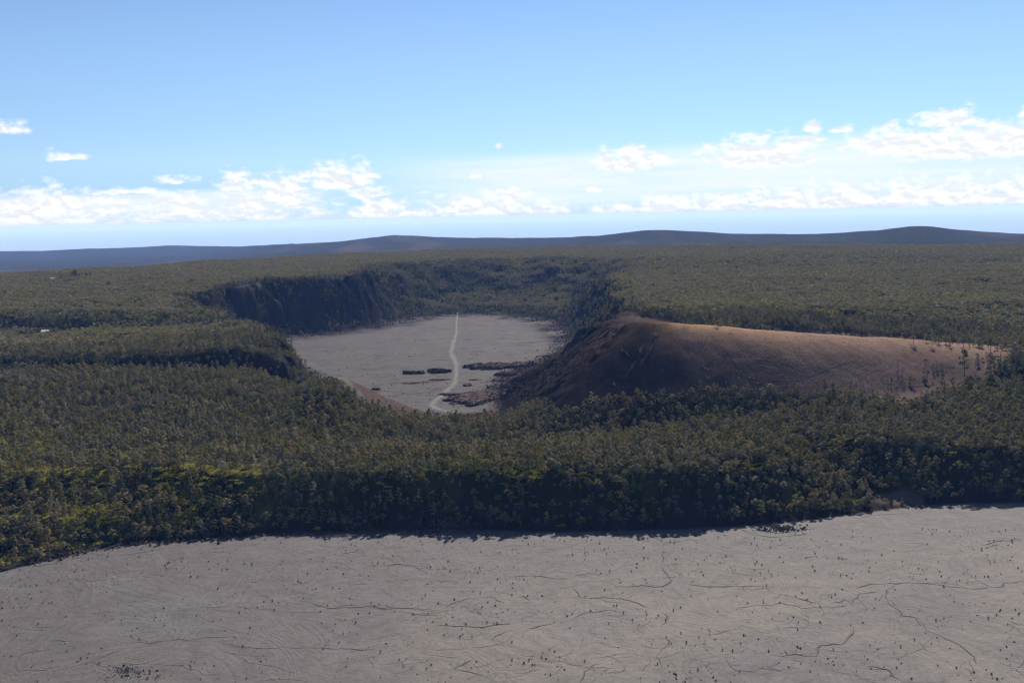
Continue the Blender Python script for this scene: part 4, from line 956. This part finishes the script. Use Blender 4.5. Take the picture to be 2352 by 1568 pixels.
# pale tufts on the cinder
TU = [shrub_mesh("tuft form %d" % i, 90 + i, 'tuft_leaf', .4, 2.0) for i in range(2)]
x = g.uniform(60, 760, 9000); y = g.uniform(1150, 1560, 9000); k = inside(x, y, BARE) & (g.uniform(size=9000) < np.clip(.35 + .5 * fbm(x / 60, y / 40, 94, 3) + .25 * ss(x, 200, 420), .05, 1)); k2 = x > 205; x, y = x[k], y[k]; k2 = x > 200 + 25 * g.uniform(size=len(x)); x, y = x[k2], y[k2]; n = len(x)
scatter("grass_tufts", np.column_stack([x, y, H(x, y)]), g.integers(0, 2, n), np.column_stack([np.zeros((n, 2)), g.uniform(0, 6.28, n)]), np.repeat((g.uniform(.8, 1.7, n))[:, None], 3, 1) * [1.2, 1.2, .8], TU, "pale tufts of plants sprinkled over the brown cinder")
print("TUFTS", n)
# lone trees on the cinder plain
LONE = [(1190,335,50,'ohia'),(1325,312,36,'ohia'),(1385,368,42,'ohia'),(1460,340,62,'low'),(1530,335,60,'ohia'),(1570,362,55,'low'),(1655,342,34,'low'),(1715,362,55,'ohia'),(1870,360,80,'low'),(1915,376,44,'low'),(2000,417,70,'ohia'),(1320,568,42,'ohia'),(1430,570,28,'ohia'),
        (1030,590,44,'bare'),(1070,672,50,'bare'),(1155,725,46,'low'),(1185,765,44,'ohia'),(1300,670,26,'tall'),(1335,725,42,'ohia'),(1395,612,18,'tall'),(1500,645,30,'low'),(1490,775,42,'tall'),(1725,665,72,'tall'),(1395,805,30,'ohia'),(2100,515,92,'ohia'),(2240,510,84,'ohia'),(2110,600,92,'low'),(2000,660,42,'tall'),
        (960,860,50,'tall'),(2175,670,40,'tall'),(915,262,60,'low'),(690,248,50,'ohia'),(250,232,55,'ohia'),(170,225,46,'ohia'),(1225,265,36,'low'),(1095,272,46,'low'),(670,800,34,'low'),(1010,795,16,'low')]
wd = {'ohia': 6.3, 'low': 5.6, 'bare': 5.6, 'tall': 4.6}
KI = {'ohia': 1, 'tall': 4, 'bare': 6, 'low': 8}
for i, (cx_, cy_, cw_, kd) in enumerate(LONE):
    p = hit((2000 + cx_ / 4.2) / 1.0884, (780 + cy_ / 4.2) / 1.0884); sz = cw_ / 4.2 / 1.0884 / FOC * np.hypot(p[0], p[1]) / wd[kd]
    pos = "by the pale trail's forest edge" if cy_ < 300 else ("in the upper row on the cinder plain" if cy_ < 430 else ("in mid plain" if cy_ < 700 else "beside the dirt track"))
    nb = "first" if i == 0 else ""
    put_tree(KI[kd], p[0], p[1], p[2] - .2, float(max(.25, sz)), g.uniform(0, 6.28), "lone %s %s, %s" % ({'ohia': "round tree", 'low': "low bushy tree", 'bare': "leafless grey tree", 'tall': "slim tree"}[kd], pos, ["left of all the others", "left part", "middle part", "right part", "far right"][int(np.clip((cx_ - 200) // 420, 0, 4))] if cx_ != 1190 else "leftmost clear of the edge"), "lone trees on the cinder plain")
# bleached dead snags
sv, sq = cat_([tube([(0, 0, -.5), (.1, 0, 2.2), (.5, .1, 4.6)], [.22, .17, .07], 5), tube([(.08, 0, 1.8), (-.5, .2, 3.3)], [.11, .05], 4), tube([(.2, 0, 2.8), (.9, -.2, 4.0)], [.09, .04], 4)])
MAT['bleached_wood'] = None
def _bw():
    m, T = mat('bleached_wood'); b = T.new('ShaderNodeBsdfPrincipled', inp={'Base Color': (.62, .59, .54, 1), 'Roughness': .8}); finish(T, b.outputs[0])
_bw()
snag = mesh_np("dead_snag", sv, sq, [MAT['bleached_wood']])
for i in range(36):
    cx_ = g.uniform(540, 1100) if i < 26 else g.uniform(1250, 1950); cy_ = 700 + g.uniform(0, 100) if i < 26 else g.uniform(760, 880) if i < 32 else 560 + g.uniform(-20, 20)
    p = hit((2000 + cx_ / 4.2) / 1.0884, (780 + cy_ / 4.2) / 1.0884)
    o = link_mesh("dead_snag", snag); o.location = tuple(p); sc_ = g.uniform(.6, 1.1); o.scale = (sc_ * 1.2, sc_ * 1.2, sc_); o.rotation_euler = (g.normal() * .2, g.normal() * .2, g.uniform(0, 6.28))
    tag(o, "bleached leafless snag " + ("standing at the lower rim of the cinder slope" if i < 26 else ("among trees by the dirt track" if i < 32 else "out on the cinder plain")), "dead tree", "bleached snags on the cinder")
# yellow bush: sunlit top and shaded lower crown put into two leaf colours
e = bpy.data.objects.new("yellow_bush", None); col.objects.link(e); p = hit(730, 1221); e.location = (p[0], p[1] - 1, float(H(p[0:1], p[1:2] - 1)[0])); tag(e, "round bush with a bright yellow top at the foot of the cliff", "bush")
gg = np.random.default_rng(3); d = gg.normal(size=(330, 3)); d /= np.linalg.norm(d, axis=1)[:, None]; d[:, 2] = np.abs(d[:, 2]) * 1.05 - .05
wv, wq = tube([(0, 0, -.5), (.1, 0, 1.5), (0, .1, 3)], [.3, .25, .15], 5); link_mesh("trunk", mesh_np("trunk", wv, wq, [MAT['bark']]), e)
C = np.array([0, 0, 1.8]) + d * [3.2, 3.0, 3.2] * gg.uniform(.8, 1.02, (330, 1)); up = C[:, 2] > 3.4
cv, cq = cards(C[~up], .6, gg, .4); link_mesh("crown", mesh_np("crown", cv, cq, [MAT['shrub_leaf']], attrs={'tint': ('FLOAT', np.zeros(len(cv), np.float32))}), e)
def _yl():
    m, T = mat('yellow_lit_top'); b = T.new('ShaderNodeBsdfDiffuse', inp={0: (.42, .33, .05, 1)}); finish(T, b.outputs[0])
_yl(); cv, cq = cards(C[up], .6, gg, .9); link_mesh("lit_top", mesh_np("lit_top", cv, cq, [MAT['yellow_lit_top']]), e)
# dark pines on the left skyline
for i, (u, v, h_, lb) in enumerate(((89, 621, 1.5, "tall lone dark pine breaking the left skyline"), (171, 640, 1.5, "tallest dark pine of the clump left of the crater"), (167, 641, 1.2, "dark pine on the left side of the far clump"), (176, 640, 1.25, "dark pine on the right side of the far clump"),
                     (160, 642, .8, "short dark pine standing left of the far clump"), (182, 642, .75, "short dark pine standing right of the far clump"), (199, 641, .9, "round dark tree alone right of the pines"), (209, 640, .8, "small dark bushy tree farthest right of the pines"))):
    p = hit(u, v); e = put_tree(9, p[0], p[1], p[2], h_ * 1.15, i * 1.3, lb, "dark pines on the far left plateau"); e.name = "pine_tree"

# ------------------------------------------------------------------ buildings, lookout, cars
def box(x0, x1, y0, y1, z0, z1):
    V = [(x, y, z) for z in (z0, z1) for x, y in ((x0, y0), (x1, y0), (x1, y1), (x0, y1))]
    return np.array(V, float), np.array([(0, 3, 2, 1), (4, 5, 6, 7), (0, 1, 5, 4), (1, 2, 6, 5), (2, 3, 7, 6), (3, 0, 4, 7)])
def house(u, v, wdt, dep, rot, label, name="house"):
    p = hit(u, v); e = bpy.data.objects.new(name, None); col.objects.link(e); e.location = (p[0], p[1], p[2] + .2); e.rotation_euler = (0, 0, rot); tag(e, label, "building")
    a, b = wdt / 2, dep / 2; V, Q = cat_([box(-a, a, -b, b, -2, 6.0)]); link_mesh("wall", mesh_np("wall", V, Q, [MAT['wall_paint']]), e)
    t = .14; R_ = []
    for s in (-1, 1):
        e0 = (b + .8) * s; V = np.array([(-a - .7, e0, 6.0), (a + .7, e0, 6.0), (a + .7, 0, 8.8), (-a - .7, 0, 8.8), (-a - .7, e0, 6.0 + t), (a + .7, e0, 6.0 + t), (a + .7, 0, 8.8 + t), (-a - .7, 0, 8.8 + t)]); R_.append((V, box(0, 1, 0, 1, 0, 1)[1]))
    rf = link_mesh("roof", mesh_np("roof", *cat_(R_), [MAT['white_roof']]), e)
    gb = np.array([(-a, -b, 6.002), (-a, b, 6.002), (-a, 0, 8.7), (-a + .2, -b, 6.002), (-a + .2, b, 6.002), (-a + .2, 0, 8.7)]); gq = [(0, 1, 2), (3, 5, 4), (0, 2, 5), (0, 5, 3), (1, 4, 5), (1, 5, 2)]
    gv2 = gb * [-1, 1, 1]; link_mesh("gable", mesh_np("gable", np.concatenate([gb, gv2]), np.array(gq + [(q[0] + 6, q[2] + 6, q[1] + 6) for q in gq]), [MAT['wall_paint']]), e)
    for x_ in (-a * .65, a * .05, a * .6): link_mesh("window", mesh_np("window", *box(x_, x_ + 1.5, -b - .05, -b + .1, 1.1, 2.2), [MAT['glass']]), e)
    link_mesh("door", mesh_np("door", *box(-a * .3, -a * .3 + 1.0, -b - .06, -b + .1, .1, 2.2), [MAT['bark']]), e)
    return e
house(104, 769, 12, 8, .35, "white-roofed house in a forest clearing at the left")
house(124, 645, 15, 8, .1, "small far white-roofed building near the left skyline")
pk = path_line([(533, 660), (560, 659.5), (585, 658.5), (603, 657)], 30)
tag(link_mesh("lookout_road", ribbon("lookout_road", pk, [9, 12, 14, 12], 'asphalt', .5, seed=8, rough=.05)), kind="structure")
def wall_run(L, off):
    T_ = np.gradient(L[:, :2], axis=0); T_ /= np.linalg.norm(T_, axis=1)[:, None]; N_ = np.stack([T_[:, 1], -T_[:, 0]], 1); n = len(L); V = []
    for o_, dz in ((off, -.5), (off, 1.2), (off + .5, 1.2), (off + .5, -.5)): q = L[:, :2] + N_ * o_; V.append(np.column_stack([q, L[:, 2] + .5 + dz]))
    V = np.concatenate(V); Q = []
    for k in range(4):
        a = k * n + np.arange(n - 1); b = ((k + 1) % 4) * n + np.arange(n - 1); Q.append(np.stack([a, a + 1, b + 1, b], 1))
    return V, np.concatenate(Q)
V, Q = wall_run(pk, 6.2); o = link_mesh("stone_wall", mesh_np("stone_wall", V, Q, [MAT['stone_wall']])); tag(o, "low tan stone wall of the lookout on the crater rim", "wall")
def car_parts():
    body, bq = box(-2.2, 2.2, -.9, .9, .35, .95); body[4:, 0] *= .97
    cab, cq = box(-1.3, 1.0, -.82, .82, .95, 1.5); cab[4:, 0] *= .72; cab[4:, 1] *= .88
    wh = []
    for x_ in (-1.35, 1.35):
        for y_ in (-.85, .85):
            a = np.linspace(0, 2 * math.pi, 11)[:-1]; V = np.array([(x_ + math.cos(t) * .34, y_ + s * .1, .34 + math.sin(t) * .34) for s in (-1, 1) for t in a]); Q = np.array([(k, (k + 1) % 10, 10 + (k + 1) % 10, 10 + k) for k in range(10)] + [(0, 1, 2, 3), (0, 3, 4, 9), (4, 5, 8, 9), (5, 6, 7, 8), (10, 13, 12, 11), (10, 19, 14, 13), (14, 19, 18, 15), (15, 18, 17, 16)])
            wh.append((V, Q))
    return (body, bq), (cab, cq), wh
(bv, bq), (gv_, gq_), wh = car_parts()
GL = mesh_np("cabin", gv_, gq_, [MAT['glass']]); WH = [mesh_np("wheel", v, q, [MAT['rubber']]) for v, q in wh]
BODY = {c: mesh_np("body", bv, bq, [MAT[c]]) for c in ('car_white', 'car_red', 'car_silver', 'car_blue')}
cols = ['car_silver', 'car_white', 'car_blue', 'car_white', 'car_silver', 'car_white', 'car_red', 'car_white', 'car_white', 'car_red']
LBL = ["silver car at the left end of the lookout row", "white car second from the left at the lookout", "dark blue car third from left at the lookout", "white car fourth from the left at the lookout", "silver car in the middle of the lookout row",
       "white car just right of the middle silver car", "red car left of the white pair at the lookout", "left one of the white pair of parked cars", "right one of the white pair of parked cars", "red car at the right end of the lookout row"]
for i, (f, c) in enumerate(zip((.30, .36, .42, .55, .60, .72, .80, .86, .91, .97), cols)):
    k = f * (len(pk) - 1); j = int(k); p = pk[j] * (1 - (k - j)) + pk[min(j + 1, len(pk) - 1)] * (k - j)
    e = bpy.data.objects.new("parked_car", None); col.objects.link(e); e.location = (p[0], p[1] - 1.0, p[2] + .5); e.rotation_euler = (0, 0, 1.2 + .2 * math.sin(i * 2.1)); tag(e, LBL[i], "car", "cars parked at the rim lookout")
    link_mesh("body", BODY[c], e); link_mesh("cabin", GL, e)
    for w_ in WH: link_mesh("wheel", w_, e)
